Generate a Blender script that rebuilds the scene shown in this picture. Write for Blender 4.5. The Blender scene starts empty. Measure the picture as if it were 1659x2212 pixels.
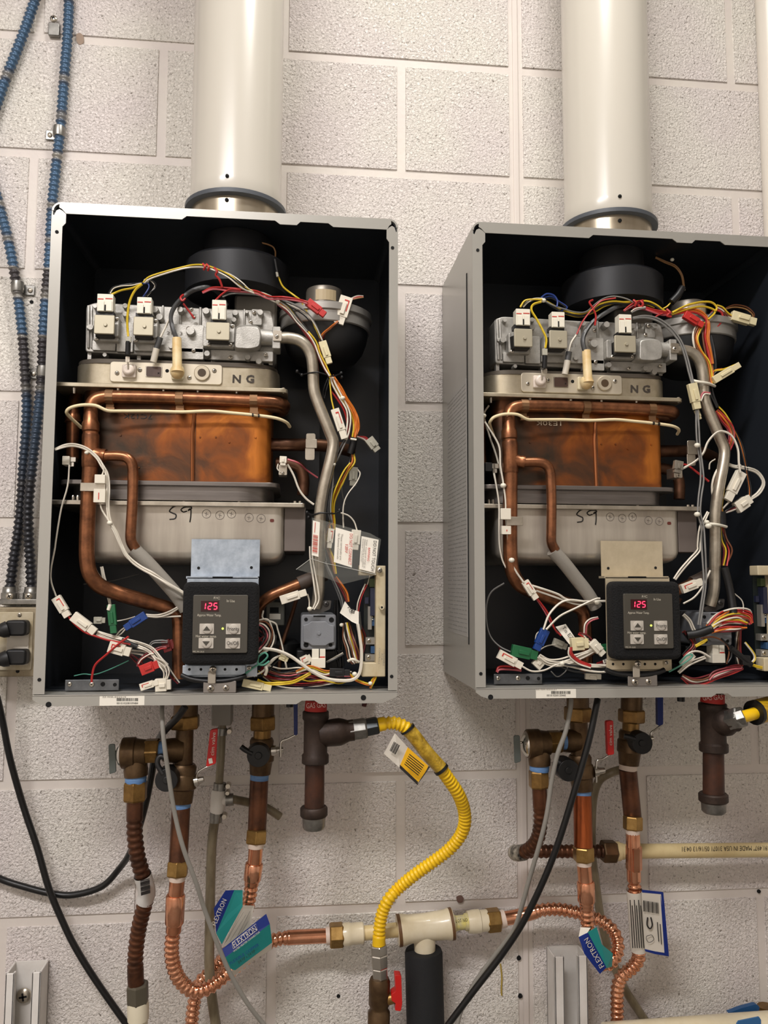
import bpy, math, random
import numpy as np
from mathutils import Vector, Matrix
random.seed(7)
SC = bpy.context.scene
COL = SC.collection
# ---------------------------------------------------------------- camera
PW, PH, FPX = 1659.0, 2212.0, 1767.0
ZO = 2.40
CAM = Vector((-0.3789, -1.3452, -0.9079 + ZO))
YAW, PITCH, ROLL = -0.1084, 0.0874, 0.0029
ROT = Matrix.Rotation(YAW, 3, 'Z') @ Matrix.Rotation(math.pi / 2 + PITCH, 3, 'X') @ Matrix.Rotation(ROLL, 3, 'Z')
cd = bpy.data.cameras.new('camera'); co = bpy.data.objects.new('camera', cd); COL.objects.link(co)
co.matrix_world = Matrix.Translation(CAM) @ ROT.to_4x4()
cd.sensor_fit = 'HORIZONTAL'; cd.sensor_width = 36; cd.lens = 36 * FPX / PW; cd.clip_start = .02
SC.camera = co
# ---------------------------------------------------------------- light and exposure
SC.view_settings.view_transform = 'Standard'; SC.view_settings.look = 'None'
SC.view_settings.gamma = 1; SC.view_settings.use_curve_mapping = False
SC.view_settings.exposure = 0.03
wd = bpy.data.worlds.new('world'); SC.world = wd; wd.use_nodes = True
wd.node_tree.nodes['Background'].inputs[0].default_value = (.5, .5, .55, 1)
wd.node_tree.nodes['Background'].inputs[1].default_value = .1
CEIL = 3.15
LAMPS = [  # x, y, watts, colour, size x, size y
    (-.08, -.80, 13.0, (1, .975, .93), .30, .16),
    (-1.15, -1.9, 58.0, (1, .97, .975), 1.1, .30),
]
for lx, ly, lw, lc, sx, sy in LAMPS:
    ld = bpy.data.lights.new('ceiling_lamp_light', 'AREA'); lo = bpy.data.objects.new('ceiling_lamp_light', ld)
    COL.objects.link(lo); lo.location = (lx, ly, CEIL - .085)
    ld.shape = 'RECTANGLE'; ld.size = sx; ld.size_y = sy; ld.energy = lw; ld.color = lc
SC.cycles.max_bounces = 8; SC.cycles.diffuse_bounces = 3; SC.cycles.glossy_bounces = 4
SC.cycles.transparent_max_bounces = 12; SC.cycles.sample_clamp_indirect = 4.0
SC.cycles.use_denoising = True

# ---------------------------------------------------------------- pixel -> place helpers
def P(x, y, d):
    v = ROT @ Vector(((x - PW / 2) / FPX, -(y - PH / 2) / FPX, -1))
    return CAM + v * ((-d - CAM.y) / v.y)
def S(p):                       # metres per pixel at a place
    return -((ROT.transposed() @ (Vector(p) - CAM)).z) / FPX
def pts(s):                     # "x,y,d x,y,d" -> places (d is carried on when left out)
    out, d = [], .2
    for t in s.split():
        a = [float(k) for k in t.split(',')]
        if len(a) > 2: d = a[2]
        out.append(P(a[0], a[1], d))
    return out
def spline(p, n=6):
    if len(p) < 3: return list(p)
    q = [p[0] * 2 - p[1]] + list(p) + [p[-1] * 2 - p[-2]]
    out = []
    for i in range(1, len(q) - 2):
        a, b, c, e = q[i - 1:i + 3]
        for k in range(n):
            t = k / n
            out.append(.5 * ((2 * b) + (c - a) * t + (2 * a - 5 * b + 4 * c - e) * t * t + (3 * b - a - 3 * c + e) * t ** 3))
    out.append(q[-2]); return out
def resample(p, step):
    L = [0]
    for a, b in zip(p, p[1:]): L.append(L[-1] + (b - a).length)
    n = max(2, int(L[-1] / step)); out = []; j = 0
    for i in range(n + 1):
        t = L[-1] * i / n
        while j < len(L) - 2 and L[j + 1] < t: j += 1
        w = (t - L[j]) / max(1e-9, L[j + 1] - L[j]); out.append(p[j].lerp(p[j + 1], min(1, w)))
    return out, L[-1]

# ---------------------------------------------------------------- materials
def lin(c):
    if isinstance(c, str): c = [int(c[i:i + 2], 16) for i in (0, 2, 4)]
    return tuple((v / 255 / 12.92 if v / 255 <= .04045 else ((v / 255 + .055) / 1.055) ** 2.4) for v in c) + (1,)
MATS = {}
def mat(name, col, rough=.5, metal=0., var=None, vs=30, bump=0., bs=200, emit=0., alpha=1., coat=0., stretch=None, trans=0.):
    if name in MATS: return MATS[name]
    m = bpy.data.materials.new(name); m.use_nodes = True; nt = m.node_tree; b = nt.nodes['Principled BSDF']
    L = nt.links.new
    b.inputs['Base Color'].default_value = lin(col); b.inputs['Roughness'].default_value = rough; b.inputs['Metallic'].default_value = metal
    b.inputs['Coat Weight'].default_value = coat
    if alpha < 1: b.inputs['Alpha'].default_value = alpha
    if trans: b.inputs['Transmission Weight'].default_value = trans
    if emit: b.inputs['Emission Color'].default_value = lin(col); b.inputs['Emission Strength'].default_value = emit
    tc = None
    def coords(scale):
        tc = nt.nodes.new('ShaderNodeTexCoord'); mp = nt.nodes.new('ShaderNodeMapping')
        mp.inputs['Scale'].default_value = scale; L(tc.outputs['Object'], mp.inputs['Vector']); return mp.outputs['Vector']
    if var:
        n = nt.nodes.new('ShaderNodeTexNoise'); n.inputs['Scale'].default_value = vs; n.inputs['Detail'].default_value = 5; n.inputs['Roughness'].default_value = .65
        L(coords(stretch or (1, 1, 1)), n.inputs['Vector'])
        r = nt.nodes.new('ShaderNodeValToRGB'); e = r.color_ramp.elements
        e[0].position = .36; e[1].position = .64; e[0].color = lin(var); e[1].color = lin(col)
        L(n.outputs['Fac'], r.inputs['Fac']); L(r.outputs['Color'], b.inputs['Base Color'])
    if bump:
        n = nt.nodes.new('ShaderNodeTexNoise'); n.inputs['Scale'].default_value = bs; n.inputs['Detail'].default_value = 3
        L(coords((1, 1, 1)), n.inputs['Vector'])
        u = nt.nodes.new('ShaderNodeBump'); u.inputs['Strength'].default_value = min(1, bump); u.inputs['Distance'].default_value = .002
        L(n.outputs['Fac'], u.inputs['Height']); L(u.outputs['Normal'], b.inputs['Normal'])
    MATS[name] = m; return m

# ---------------------------------------------------------------- mesh builder
def rnd(poly, r, n=3):          # round the corners of a 2-D outline
    out = []
    for i, b in enumerate(poly):
        a = Vector(poly[i - 1]); b = Vector(b); c = Vector(poly[(i + 1) % len(poly)])
        u, w = a - b, c - b; k = min(r, u.length * .45, w.length * .45)
        p, q = b + u.normalized() * k, b + w.normalized() * k
        for j in range(n + 1):
            t = j / n; out.append((1 - t) ** 2 * p + 2 * t * (1 - t) * b + t * t * q)
    return out
class MB:
    def __init__(s): s.v = []; s.f = []; s.m = []; s.k = 0
    def mt(s, k): s.k = k; return s
    def add(s, v, f):
        o = len(s.v); s.v += [Vector(x) for x in v]
        for q in f: s.f.append([i + o for i in q]); s.m.append(s.k)
        return s
    def prism(s, a, b):         # two matching outlines
        n = len(a)
        return s.add(list(a) + list(b), [list(range(n)), list(range(2 * n - 1, n - 1, -1))] + [[i, n + i, n + (i + 1) % n, (i + 1) % n] for i in range(n)])
    def box(s, lo, hi):
        x0, y0, z0 = lo; x1, y1, z1 = hi
        return s.prism([(x0, y0, z0), (x1, y0, z0), (x1, y0, z1), (x0, y0, z1)], [(x0, y1, z0), (x1, y1, z0), (x1, y1, z1), (x0, y1, z1)])
    def xz(s, outline, d0, d1): # outline in world x, z; front at depth d0, back at d1
        return s.prism([(p[0], -d0, p[1]) for p in outline], [(p[0], -d1, p[1]) for p in outline])
    def poly(s, px, d0, d1):    # outline in photo pixels seen at depth d0
        a = [P(x, y, d0) for x, y in px]; return s.prism(a, [p + Vector((0, d0 - d1, 0)) for p in a])
    def rect(s, x0, y0, x1, y1, d0, d1, r=0):
        xm, ym = (x0 + x1) / 2, (y0 + y1) / 2
        X0, X1, Z0, Z1 = P(x0, ym, d0).x, P(x1, ym, d0).x, P(xm, y1, d0).z, P(xm, y0, d0).z
        o = [(X0, Z0), (X1, Z0), (X1, Z1), (X0, Z1)]
        if r: o = rnd(o, r * S(P(xm, ym, d0)), 4)
        return s.xz(o, d0, d1)
    def slab(s, c, ax, ay, az): # oriented box: centre and three half axes
        c = Vector(c); q = [(-1, -1), (1, -1), (1, 1), (-1, 1)]
        return s.prism([c + ax * i + az * j - ay for i, j in q], [c + ax * i + az * j + ay for i, j in q])
    def tube(s, p, r, n=10, caps=True):
        p = [Vector(x) for x in p]; N = len(p); R = r if isinstance(r, (list, tuple)) else [r] * N
        t = [(p[min(i + 1, N - 1)] - p[max(i - 1, 0)]).normalized() for i in range(N)]
        u = t[0].orthogonal().normalized(); v = []
        for i in range(N):
            u = (u - t[i] * u.dot(t[i])).normalized(); w = t[i].cross(u)
            v += [p[i] + (u * math.cos(a) + w * math.sin(a)) * R[i] for a in (2 * math.pi * k / n for k in range(n))]
        f = [[i * n + k, i * n + (k + 1) % n, (i + 1) * n + (k + 1) % n, (i + 1) * n + k] for i in range(N - 1) for k in range(n)]
        if caps: f += [list(range(n - 1, -1, -1)), list(range((N - 1) * n, N * n))]
        return s.add(v, f)
    def lathe(s, a, b, prof, n=24):   # profile of (share of a->b, radius)
        a, b = Vector(a), Vector(b); t = (b - a).normalized(); u = t.orthogonal().normalized()
        if abs(t.y) > .9: u = Vector((0, 0, 1)).cross(t).normalized()
        elif abs(t.z) > .5: u = (Vector((1, 0, 0)) - t * t.x).normalized()
        else: u = (Vector((0, 0, 1)) - t * t.z).normalized()
        w = t.cross(u); v = []
        for k, r in prof:
            c = a.lerp(b, k); v += [c + (u * math.cos(q) + w * math.sin(q)) * r for q in (2 * math.pi * (i + .5) / n for i in range(n))]
        N = len(prof)
        f = [[i * n + k, i * n + (k + 1) % n, (i + 1) * n + (k + 1) % n, (i + 1) * n + k] for i in range(N - 1) for k in range(n)]
        return s.add(v, f + [list(range(n - 1, -1, -1)), list(range((N - 1) * n, N * n))])
    def boss(s, x, y, r, d0, d1, n=14, top=None):   # a round post standing out of the back, pixel radius
        a = P(x, y, d0); k = S(a) * r; c = a + Vector((0, d0 - d1, 0))
        return s.lathe(c, a, [(0, k), (.8, k), (1, k * (top if top is not None else .85))], n)
    def ball(s, c, r, n=10, sq=1):
        c = Vector(c); k = n // 2
        return s.lathe(c - Vector((0, 0, r * sq)), c + Vector((0, 0, r * sq)), [((1 - math.cos(math.pi * i / k)) / 2, max(1e-5, r * math.sin(math.pi * i / k))) for i in range(k + 1)], n)
    def screw(s, x, y, r, d):   # pan head with a dark cross; uses material slots k and k+1
        a = P(x, y, d); q = S(a) * r; b = a + Vector((0, -q * .55, 0))
        s.lathe(a, b, [(0, q), (.45, q * .95), (.85, q * .7), (1, q * .4)], 12)
        k = s.k; s.mt(k + 1); c = b + Vector((0, -.0001, 0)); an = random.random() * 1.5
        for g in (an, an + math.pi / 2):
            ax = Vector((math.cos(g), 0, math.sin(g))) * q * .5; az = Vector((-math.sin(g), 0, math.cos(g))) * q * .11
            s.slab(c, ax, Vector((0, q * .06, 0)), az)
        return s.mt(k)

def props(o, label=None, cat=None, group=None, kind=None):
    for k, v in (('label', label), ('category', cat), ('group', group), ('kind', kind)):
        if v: o[k] = v
    return o
def empty(name, loc, label=None, cat=None, group=None):
    o = bpy.data.objects.new(name, None); COL.objects.link(o); o.location = loc; o.empty_display_size = .05
    WM[o] = Matrix.Translation(Vector(loc)); return props(o, label, cat, group)
WM = {}
def link(name, me, mats, parent, origin):
    o = bpy.data.objects.new(name, me); COL.objects.link(o)
    if parent:
        o.parent = parent; o.location = origin - WM[parent].translation
    else: o.location = origin
    WM[o] = Matrix.Translation(origin); return o
def obj(name, mb, m, parent=None, label=None, cat=None, group=None, kind=None, bevel=0, smooth=35, seg=2):
    me = bpy.data.meshes.new(name)
    lo = Vector([min(v[i] for v in mb.v) for i in range(3)]); hi = Vector([max(v[i] for v in mb.v) for i in range(3)])
    c = (lo + hi) / 2
    me.from_pydata([v - c for v in mb.v], [], mb.f)
    for x in (m if isinstance(m, (list, tuple)) else [m]): me.materials.append(x)
    me.polygons.foreach_set('material_index', mb.m)
    import bmesh
    b = bmesh.new(); b.from_mesh(me); bmesh.ops.recalc_face_normals(b, faces=b.faces); b.to_mesh(me); b.free()
    if smooth:
        me.polygons.foreach_set('use_smooth', [True] * len(me.polygons)); me.set_sharp_from_angle(angle=math.radians(smooth))
    o = link(name, me, m, parent, c)
    if bevel:
        k = o.modifiers.new('bevel', 'BEVEL'); k.width = bevel; k.segments = seg; k.limit_method = 'ANGLE'; k.angle_limit = .6; k.harden_normals = False
    return props(o, label, cat, group, kind)
def tubeobj(name, s, r, m, parent=None, n=10, k=6, **kw):   # a smooth pipe or wire along pixel places, radius in pixels
    p = pts(s) if isinstance(s, str) else s
    q = spline(p, k); rr = S(p[0]) * r if r > .09 else r
    return obj(name, MB().tube(q, rr, n), m, parent, smooth=60, **kw)
TEXTS = []
def text(s, a, b, h, m, parent, name='lettering', n=(0, -1, 0), lift=.0003, thick=0.0, flip=1, **kw):
    TEXTS.append((s, Vector(a), Vector(b), h, m, parent, name, Vector(n).normalized(), lift, flip, kw))
def ptext(s, x0, y0, x1, y1, d, h, m, parent, **kw):       # baseline from (x0,y0) to (x1,y1), letter height in pixels
    a, b = P(x0, y0, d), P(x1, y1, d); text(s, a, b, h * S(a), m, parent, **kw)
def flush_texts():
    made = []
    for t in TEXTS:
        cu = bpy.data.curves.new('lettering', 'FONT'); cu.body = t[0]; cu.offset = t[10].pop('bold', 0); cu.resolution_u = 2; cu.fill_mode = 'FRONT'
        o = bpy.data.objects.new('lettering_tmp', cu); COL.objects.link(o); made.append((o, cu))
    bpy.context.view_layer.update(); dg = bpy.context.evaluated_depsgraph_get()
    for (o, cu), (s, a, b, h, m, par, name, n, lift, flip, kw) in zip(made, TEXTS):
        me = bpy.data.meshes.new_from_object(o.evaluated_get(dg))
        V = [v.co.copy() for v in me.vertices]
        if not V: continue
        x0, x1 = min(v.x for v in V), max(v.x for v in V); y1 = max(v.y for v in V); y0 = min(0, 0)
        ux = b - a; up = n.cross(ux).normalized() * -1 * flip
        up = -up if up.dot(n.cross(ux)) < 0 and flip > 0 else up
        mb = MB(); mb.v = [a + ux * ((v.x - x0) / max(1e-6, x1 - x0)) + up * (v.y / max(1e-6, y1) * h) + n * lift for v in V]
        mb.f = [list(p.vertices) for p in me.polygons]; mb.m = [0] * len(mb.f)
        obj(name, mb, m, par, smooth=0, **kw); bpy.data.meshes.remove(me)
    for o, cu in made: bpy.data.objects.remove(o); bpy.data.curves.remove(cu)
# ================================================================ SETTING
def wall_paint(name, base, rough_amt, speck):
    m = bpy.data.materials.new(name); m.use_nodes = True; nt = m.node_tree; L = nt.links.new; b = nt.nodes['Principled BSDF']
    b.inputs['Roughness'].default_value = .42; b.inputs['Specular IOR Level'].default_value = .35
    g = nt.nodes.new('ShaderNodeNewGeometry')
    big = nt.nodes.new('ShaderNodeTexNoise'); big.inputs['Scale'].default_value = 4.5; big.inputs['Detail'].default_value = 2
    L(g.outputs['Position'], big.inputs['Vector'])
    rp = nt.nodes.new('ShaderNodeValToRGB'); e = rp.color_ramp.elements
    e[0].position = .38; e[0].color = lin((236, 226, 222)); e[1].position = .62; e[1].color = lin(base)
    L(big.outputs['Fac'], rp.inputs['Fac'])
    n = nt.nodes.new('ShaderNodeTexNoise'); n.inputs['Scale'].default_value = 255; n.inputs['Detail'].default_value = 3; n.inputs['Roughness'].default_value = .6
    n.inputs['Distortion'].default_value = .6
    L(g.outputs['Position'], n.inputs['Vector'])
    pit = nt.nodes.new('ShaderNodeValToRGB'); e = pit.color_ramp.elements
    e[0].position = .27; e[0].color = (0, 0, 0, 1); e[1].position = .41; e[1].color = (1, 1, 1, 1)
    L(n.outputs['Fac'], pit.inputs['Fac'])
    mx = nt.nodes.new('ShaderNodeMix'); mx.data_type = 'RGBA'; mx.blend_type = 'MIX'
    mx.inputs[6].default_value = lin(speck)
    L(pit.outputs['Color'], mx.inputs[0]); L(rp.outputs['Color'], mx.inputs[7]); L(mx.outputs[2], b.inputs['Base Color'])
    u = nt.nodes.new('ShaderNodeBump'); u.inputs['Strength'].default_value = rough_amt; u.inputs['Distance'].default_value = .0035
    hgt = nt.nodes.new('ShaderNodeMapRange'); hgt.inputs[1].default_value = .25; hgt.inputs[2].default_value = .6
    L(n.outputs['Fac'], hgt.inputs[0]); L(hgt.outputs[0], u.inputs['Height']); L(u.outputs['Normal'], b.inputs['Normal'])
    return m
M_BLOCK = wall_paint('painted_block', (241, 235, 225), .70, (122, 112, 101))
M_JOINT = mat('painted_mortar', (224, 216, 206), .5, var=(219, 209, 202), vs=9, bump=.25, bs=90)
M_PLAIN = mat('painted_plaster', (226, 220, 212), .6)
M_FLOOR = mat('concrete_floor', (128, 122, 114), .7, var=(104, 99, 92), vs=3)
XL, XR, YF = -2.6, 2.0, -3.2
BL = .2032
w = MB().box((XL, .0026, 0), (XR, .16, CEIL))
wall = obj('wall_back', w, M_JOINT, smooth=0, kind='structure')
WM[wall] = Matrix.Translation(wall.location)
def block_mesh(wd):
    b = MB().box((-wd / 2 + .005, -.0, -BL / 2 + .005), (wd / 2 - .005, .012, BL / 2 - .005))
    me = bpy.data.meshes.new('block'); me.from_pydata(b.v, [], b.f); me.materials.append(M_BLOCK)
    import bmesh
    q = bmesh.new(); q.from_mesh(me); bmesh.ops.recalc_face_normals(q, faces=q.faces)
    ed = [e for e in q.edges if all(v.co.y < .001 for v in e.verts)]
    bmesh.ops.bevel(q, geom=ed, offset=.0030, segments=3, affect='EDGES'); q.to_mesh(me); q.free()
    me.polygons.foreach_set('use_smooth', [True] * len(me.polygons)); me.set_sharp_from_angle(angle=.5)
    return me
BM = {}
def lay(x0, x1, k):
    wd = round(x1 - x0, 4)
    if wd < .03: return
    if wd not in BM: BM[wd] = block_mesh(wd)
    zc = ZO - (k + .5) * BL
    if zc - BL / 2 < 0 or zc + BL / 2 > CEIL: return
    link('block', BM[wd], None, wall, Vector(((x0 + x1) / 2, 0, zc)))
AJ = .2041
for k in range(-4, 12):
    x = -.005; first = AJ - .005 if k % 2 == 0 else AJ + BL - .005
    edges = [x, x - first]
    while edges[-1] > XL: edges.append(edges[-1] - 2 * BL)
    for a, b in zip(edges, edges[1:]): lay(max(b, XL), a, k)
    edges = [.005, .2032 if k % 2 == 0 else .4043]
    while edges[-1] < XR: edges.append(edges[-1] + 2 * BL)
    for a, b in zip(edges, edges[1:]): lay(a, min(b, XR), k)
# caulked control joint running the full height between the heaters
obj('trim_1', MB().xz([(-.0052, .02), (.0052, .02), (.0052, CEIL), (-.0052, CEIL)], .0002, -.006), mat('caulk', (222, 212, 204), .5), kind='structure', bevel=.002)
obj('floor', MB().box((XL, YF, -.1), (XR, .16, 0)), M_FLOOR, smooth=0, kind='structure')
obj('ceiling', MB().box((XL, YF, CEIL), (XR, .16, CEIL + .1)), M_PLAIN, smooth=0, kind='structure')
obj('wall_left', MB().box((XL - .1, YF, 0), (XL, .004, CEIL)), M_PLAIN, smooth=0, kind='structure')
obj('wall_right', MB().box((XR, YF, 0), (XR + .1, .004, CEIL)), M_PLAIN, smooth=0, kind='structure')
obj('wall_front', MB().box((XL - .1, YF - .1, 0), (XR + .1, YF, CEIL)), M_PLAIN, smooth=0, kind='structure')
M_LAMPBODY = mat('lamp_enamel', (235, 235, 232), .4)
for i, (lx, ly, lw, lc, sx, sy) in enumerate(LAMPS):
    t = empty('ceiling_lamp', (lx, ly, CEIL - .08), ['small white ceiling lamp fitting right above the two open heaters', 'long white ceiling lamp fitting away from the heaters toward the room middle'][i], 'lamp')
    hx, hy = sx / 2 + .02, sy / 2 + .02
    obj('lamp_body', MB().box((lx - hx, ly - hy, CEIL - .07), (lx + hx, ly + hy, CEIL)), M_LAMPBODY, t, bevel=.004)
    obj('diffuser', MB().box((lx - sx / 2, ly - sy / 2, CEIL - .08), (lx + sx / 2, ly + sy / 2, CEIL - .07)), mat('lamp_diffuser', (255, 246, 232), .5, emit=3), t)
# ================================================================ WATER HEATERS: the parts both share (left one, then copied)
X0, X1, ZB, ZT, DF = -.710, -.240, 1.3482, 2.004, .240
DX, DZ = .5763, .0025
M_CASE = mat('case_grey_enamel', (170, 167, 159), .30, .3)
M_DARK = mat('case_inside_black', (38, 42, 48), .32, .0)
M_ZINC = mat('zinc_steel', (186, 196, 206), .42, .6, var=(158, 168, 180), vs=60)
M_STEEL = mat('stainless', (200, 192, 178), .3, .9, var=(172, 164, 150), vs=25)
M_ALU = mat('cast_aluminium', (186, 183, 176), .48, .6, var=(160, 157, 150), vs=50, bump=.12, bs=500)
M_BRASSY = mat('plated_plate', (196, 186, 164), .35, .75, var=(176, 164, 140), vs=40)
M_BLACK = mat('black_plastic', (18, 18, 19), .45)
M_HOLE = mat('hole_black', (6, 6, 6), .9)
M_WHITE = mat('white_nylon', (232, 226, 208), .42)
M_CREAM = mat('cream_plastic', (214, 202, 170), .45)
M_PVC = mat('vent_white', (202, 196, 184), .24, coat=.15)
M_RING = mat('rubber_ring_grey', (74, 78, 84), .5)
M_RED = mat('marker_red', (196, 52, 40), .6)
M_INK = mat('ink_black', (30, 26, 24), .6)
M_INKG = mat('ink_grey', (120, 112, 104), .6)
M_PAPER = mat('label_paper', (236, 230, 216), .55)
M_COPPER = mat('aged_copper', (164, 108, 74), .32, .8, var=(104, 68, 48), vs=35)
M_COPDARK = mat('dark_copper', (118, 82, 60), .42, .75, var=(82, 56, 42), vs=30)
SCREW = [mat('screw_steel', (198, 190, 176), .28, .95), M_HOLE]

H = empty('water_heater', ((X0 + X1) / 2, -.12, ZB), 'open tankless water heater on the left with brown copper heat exchanger', 'water heater', 'open tankless water heaters')
# ---- casing
th = .0016
c = MB()
c.box((X0, -DF, ZB), (X0 + th, -.004, ZT - .008)).box((X1 - th, -DF, ZB), (X1, -.004, ZT - .008))
c.box((X0 + .008, -DF, ZT - th), (X1 - .008, -.004, ZT)).box((X0, -DF, ZB - th), (X1, -.004, ZB)).box((X0, -.006, ZB), (X1, -.004, ZT - .008))
for sx, xa in ((1, X0), (-1, X1)):       # rounded upper edges
    o = [(xa + sx * (.012 - .012 * math.cos(t)), ZT - .012 + .012 * math.sin(t)) for t in (math.pi / 2 * i / 6 for i in range(7))]
    q = [(xa + sx * (.012 - .0095 * math.cos(t)), ZT - .012 + .0095 * math.sin(t)) for t in (math.pi / 2 * i / 6 for i in range(7))]
    for i in range(6): c.xz([o[i], o[i + 1], q[i + 1], q[i]], DF + .0006, .004)
obj('casing', c, M_CASE, H)
e = .0022
c = MB().box((X0 + e, -.014, ZB + e), (X1 - e, -.007, ZT - e)).box((X0 + e, -.206, ZB + .0008), (X1 - e, -.014, ZB + .003))
c.box((X0 + e, -DF + .002, ZB + e), (X0 + e + .001, -.014, ZT - .01)).box((X1 - e - .001, -DF + .002, ZB + e), (X1 - e, -.014, ZT - .01))
c.box((X0 + .012, -DF + .002, ZT - e - .001), (X1 - .012, -.014, ZT - e))
for sx_, xa in ((1, X0), (-1, X1)):
    o = [(xa + sx_ * (.012 - .0090 * math.cos(t)), ZT - .012 + .0090 * math.sin(t)) for t in (math.pi / 2 * i / 6 for i in range(7))]
    q = [(xa + sx_ * (.012 - .0082 * math.cos(t)), ZT - .012 + .0082 * math.sin(t)) for t in (math.pi / 2 * i / 6 for i in range(7))]
    for i in range(6): c.xz([o[i], o[i + 1], q[i + 1], q[i]], DF - .002, .014)
obj('inner_liner', c, M_DARK, H, smooth=0, label='black inner lining of the casing')
def rail(sx, xa):
    o = [(0, .0015), (.0146, .0015), (.0146, ZT - ZB - .034), (.0188, ZT - ZB - .029), (.0188, ZT - ZB - .0165), (.0145, ZT - ZB - .0125), (.010, ZT - ZB - .010), (.006, ZT - ZB - .012), (.004, ZT - ZB - .017), (.0032, ZT - ZB - .019), (0, ZT - ZB - .016)]
    f = .86 if sx < 0 else 1
    b = MB().xz([(xa + sx * x * f, ZB + z) for x, z in o], DF + .0008, DF - .0007)
    b.mt(1)
    for z in (.020, ZT - ZB - .042):
        p = Vector((xa + sx * .0078, -DF - .001, ZB + z)); b.lathe(p, p + Vector((0, -.0004, 0)), [(0, .0024), (1, .0024)], 12)
    obj('front_rail', b, [M_CASE, M_HOLE], H)
rail(1, X0); rail(-1, X1)
def zx(px, py): return P(px, py, DF).x
dp, sh = ZT - .0158, ZT - .0108
o = [(X0 + .010, ZT - .0012), (X0 + .0125, ZT), (X1 - .0125, ZT), (X1 - .010, ZT - .0012), (X1 - .0095, ZT - .0075), (X1 - .0125, ZT - .0100), (X1 - .0155, dp)]
for x, z in ((720, dp), (709, sh), (649, sh), (641, dp), (605, dp), (594, sh), (403, sh), (393, dp)): o.append((zx(x, 484), z))
o += [(X0 + .0188, dp), (X0 + .0135, ZT - .0100), (X0 + .0095, ZT - .0075)]
obj('top_rail', MB().xz(o, DF + .0008, DF - .0007), M_CASE, H)
zf = ZB - .0008
o = [(X0 + .0005, zf), (X0 + .0005, zf - .004), (X0 + .008, zf - .0095), (X0 + .018, zf - .0126), (zx(640, 1519), zf - .0140), (zx(652, 1512), zf - .0095), (zx(679, 1512), zf - .0095), (zx(690, 1519), zf - .0140), (X1 - .020, zf - .0140), (X1 - .0005, zf - .0055), (X1 - .0005, zf)]
b = MB().xz(o, DF + .0022, DF + .0006).box((X0 + .0005, -DF - .0022, ZB - .0012), (X1 - .0005, -.20, ZB + .0006))
b.mt(1)
for x, y in ((105, 1522), (785, 1507)):
    p = P(x, y, DF + .0022); b.lathe(p, p + Vector((0, -.0005, 0)), [(0, .0036), (1, .0036)], 14)
obj('bottom_flange', b, [M_CASE, M_HOLE], H)
# ---- vent collar and ring on the top
VX, VD, VR = -.4725, .150, .0665
zr = P(513, 404, VD + .073).z
ring = MB().lathe((VX, -VD, zr - .0085), (VX, -VD, zr), [(0, .070), (.15, .0745), (.85, .0745), (1, .070)], 48)
obj('collar_ring', ring, M_RING, H)
cl = MB().lathe((VX, -VD, ZT - .002), (VX, -VD, zr - .002), [(0, .0655), (1, .0655)], 48)
obj('vent_collar', cl, mat('collar_stainless', (206, 196, 178), .28, .9, var=(178, 164, 140), vs=12, stretch=(1, 1, .2)), H)
# ---- exhaust drum and combustion fan
drum = MB().lathe((VX + .004, -.150, P(480, 612, .21).z), (VX + .004, -.150, ZT - .004), [(0, .066), (.02, .075), (.50, .0765), (.56, .071), (.62, .050), (1, .048)], 40)
obj('exhaust_drum', drum, mat('drum_black', (36, 37, 40), .45, .2), H)
fx, fd = P(703, 680, .145).x, .140
zt1, zm, zb1 = P(703, 652, .2).z, P(703, 690, .21).z, P(703, 765, .2).z
fan = MB().lathe((fx, -fd, zm), (fx, -fd, zt1), [(0, .0660), (.05, .0672), (.55, .0672), (.6, .0700), (.92, .0700), (1, .066)], 48)
obj('fan_housing', fan, mat('fan_grey', (158, 154, 147), .42, .45), H)
obj('fan_bowl', MB().lathe((fx, -fd, zb1), (fx, -fd, zm), [(0, .036), (.1, .046), (.35, .056), (.7, .062), (1, .0645)], 40), mat('bowl_black', (30, 30, 31), .5), H)
can = MB().lathe((fx - .002, -fd, P(703, 662, .18).z), (fx - .002, -fd, P(703, 611, .17).z), [(0, .0275), (.85, .0275), (.95, .0265), (1, .023)], 32)
mo = obj('fan_motor', can, mat('motor_grey', (148, 140, 128), .4, .6), H)
lab = MB()
for i in range(6):                       # label wrapped on the motor can
    a0, a1 = (-.50 + i * .19), (-.50 + (i + 1) * .19); z0, z1 = P(703, 646, .17).z, P(703, 623, .17).z
    q = [(fx - .002 + math.sin(a) * r, -fd - math.cos(a) * r) for a in (a0, a1) for r in (.0282,)]
    lab.add([(q[0][0], q[0][1], z0), (q[1][0], q[1][1], z0), (q[1][0], q[1][1], z1), (q[0][0], q[0][1], z1)], [[0, 1, 2, 3]])
ml = obj('motor_label', lab, mat('label_tan', (206, 186, 148), .5), mo, smooth=60)
# ---- duct bracket behind the manifold
obj('air_duct', MB().rect(505, 636, 598, 790, .165, .05, 10), mat('duct_grey', (120, 116, 108), .4, .6), H, bevel=.004)

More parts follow.
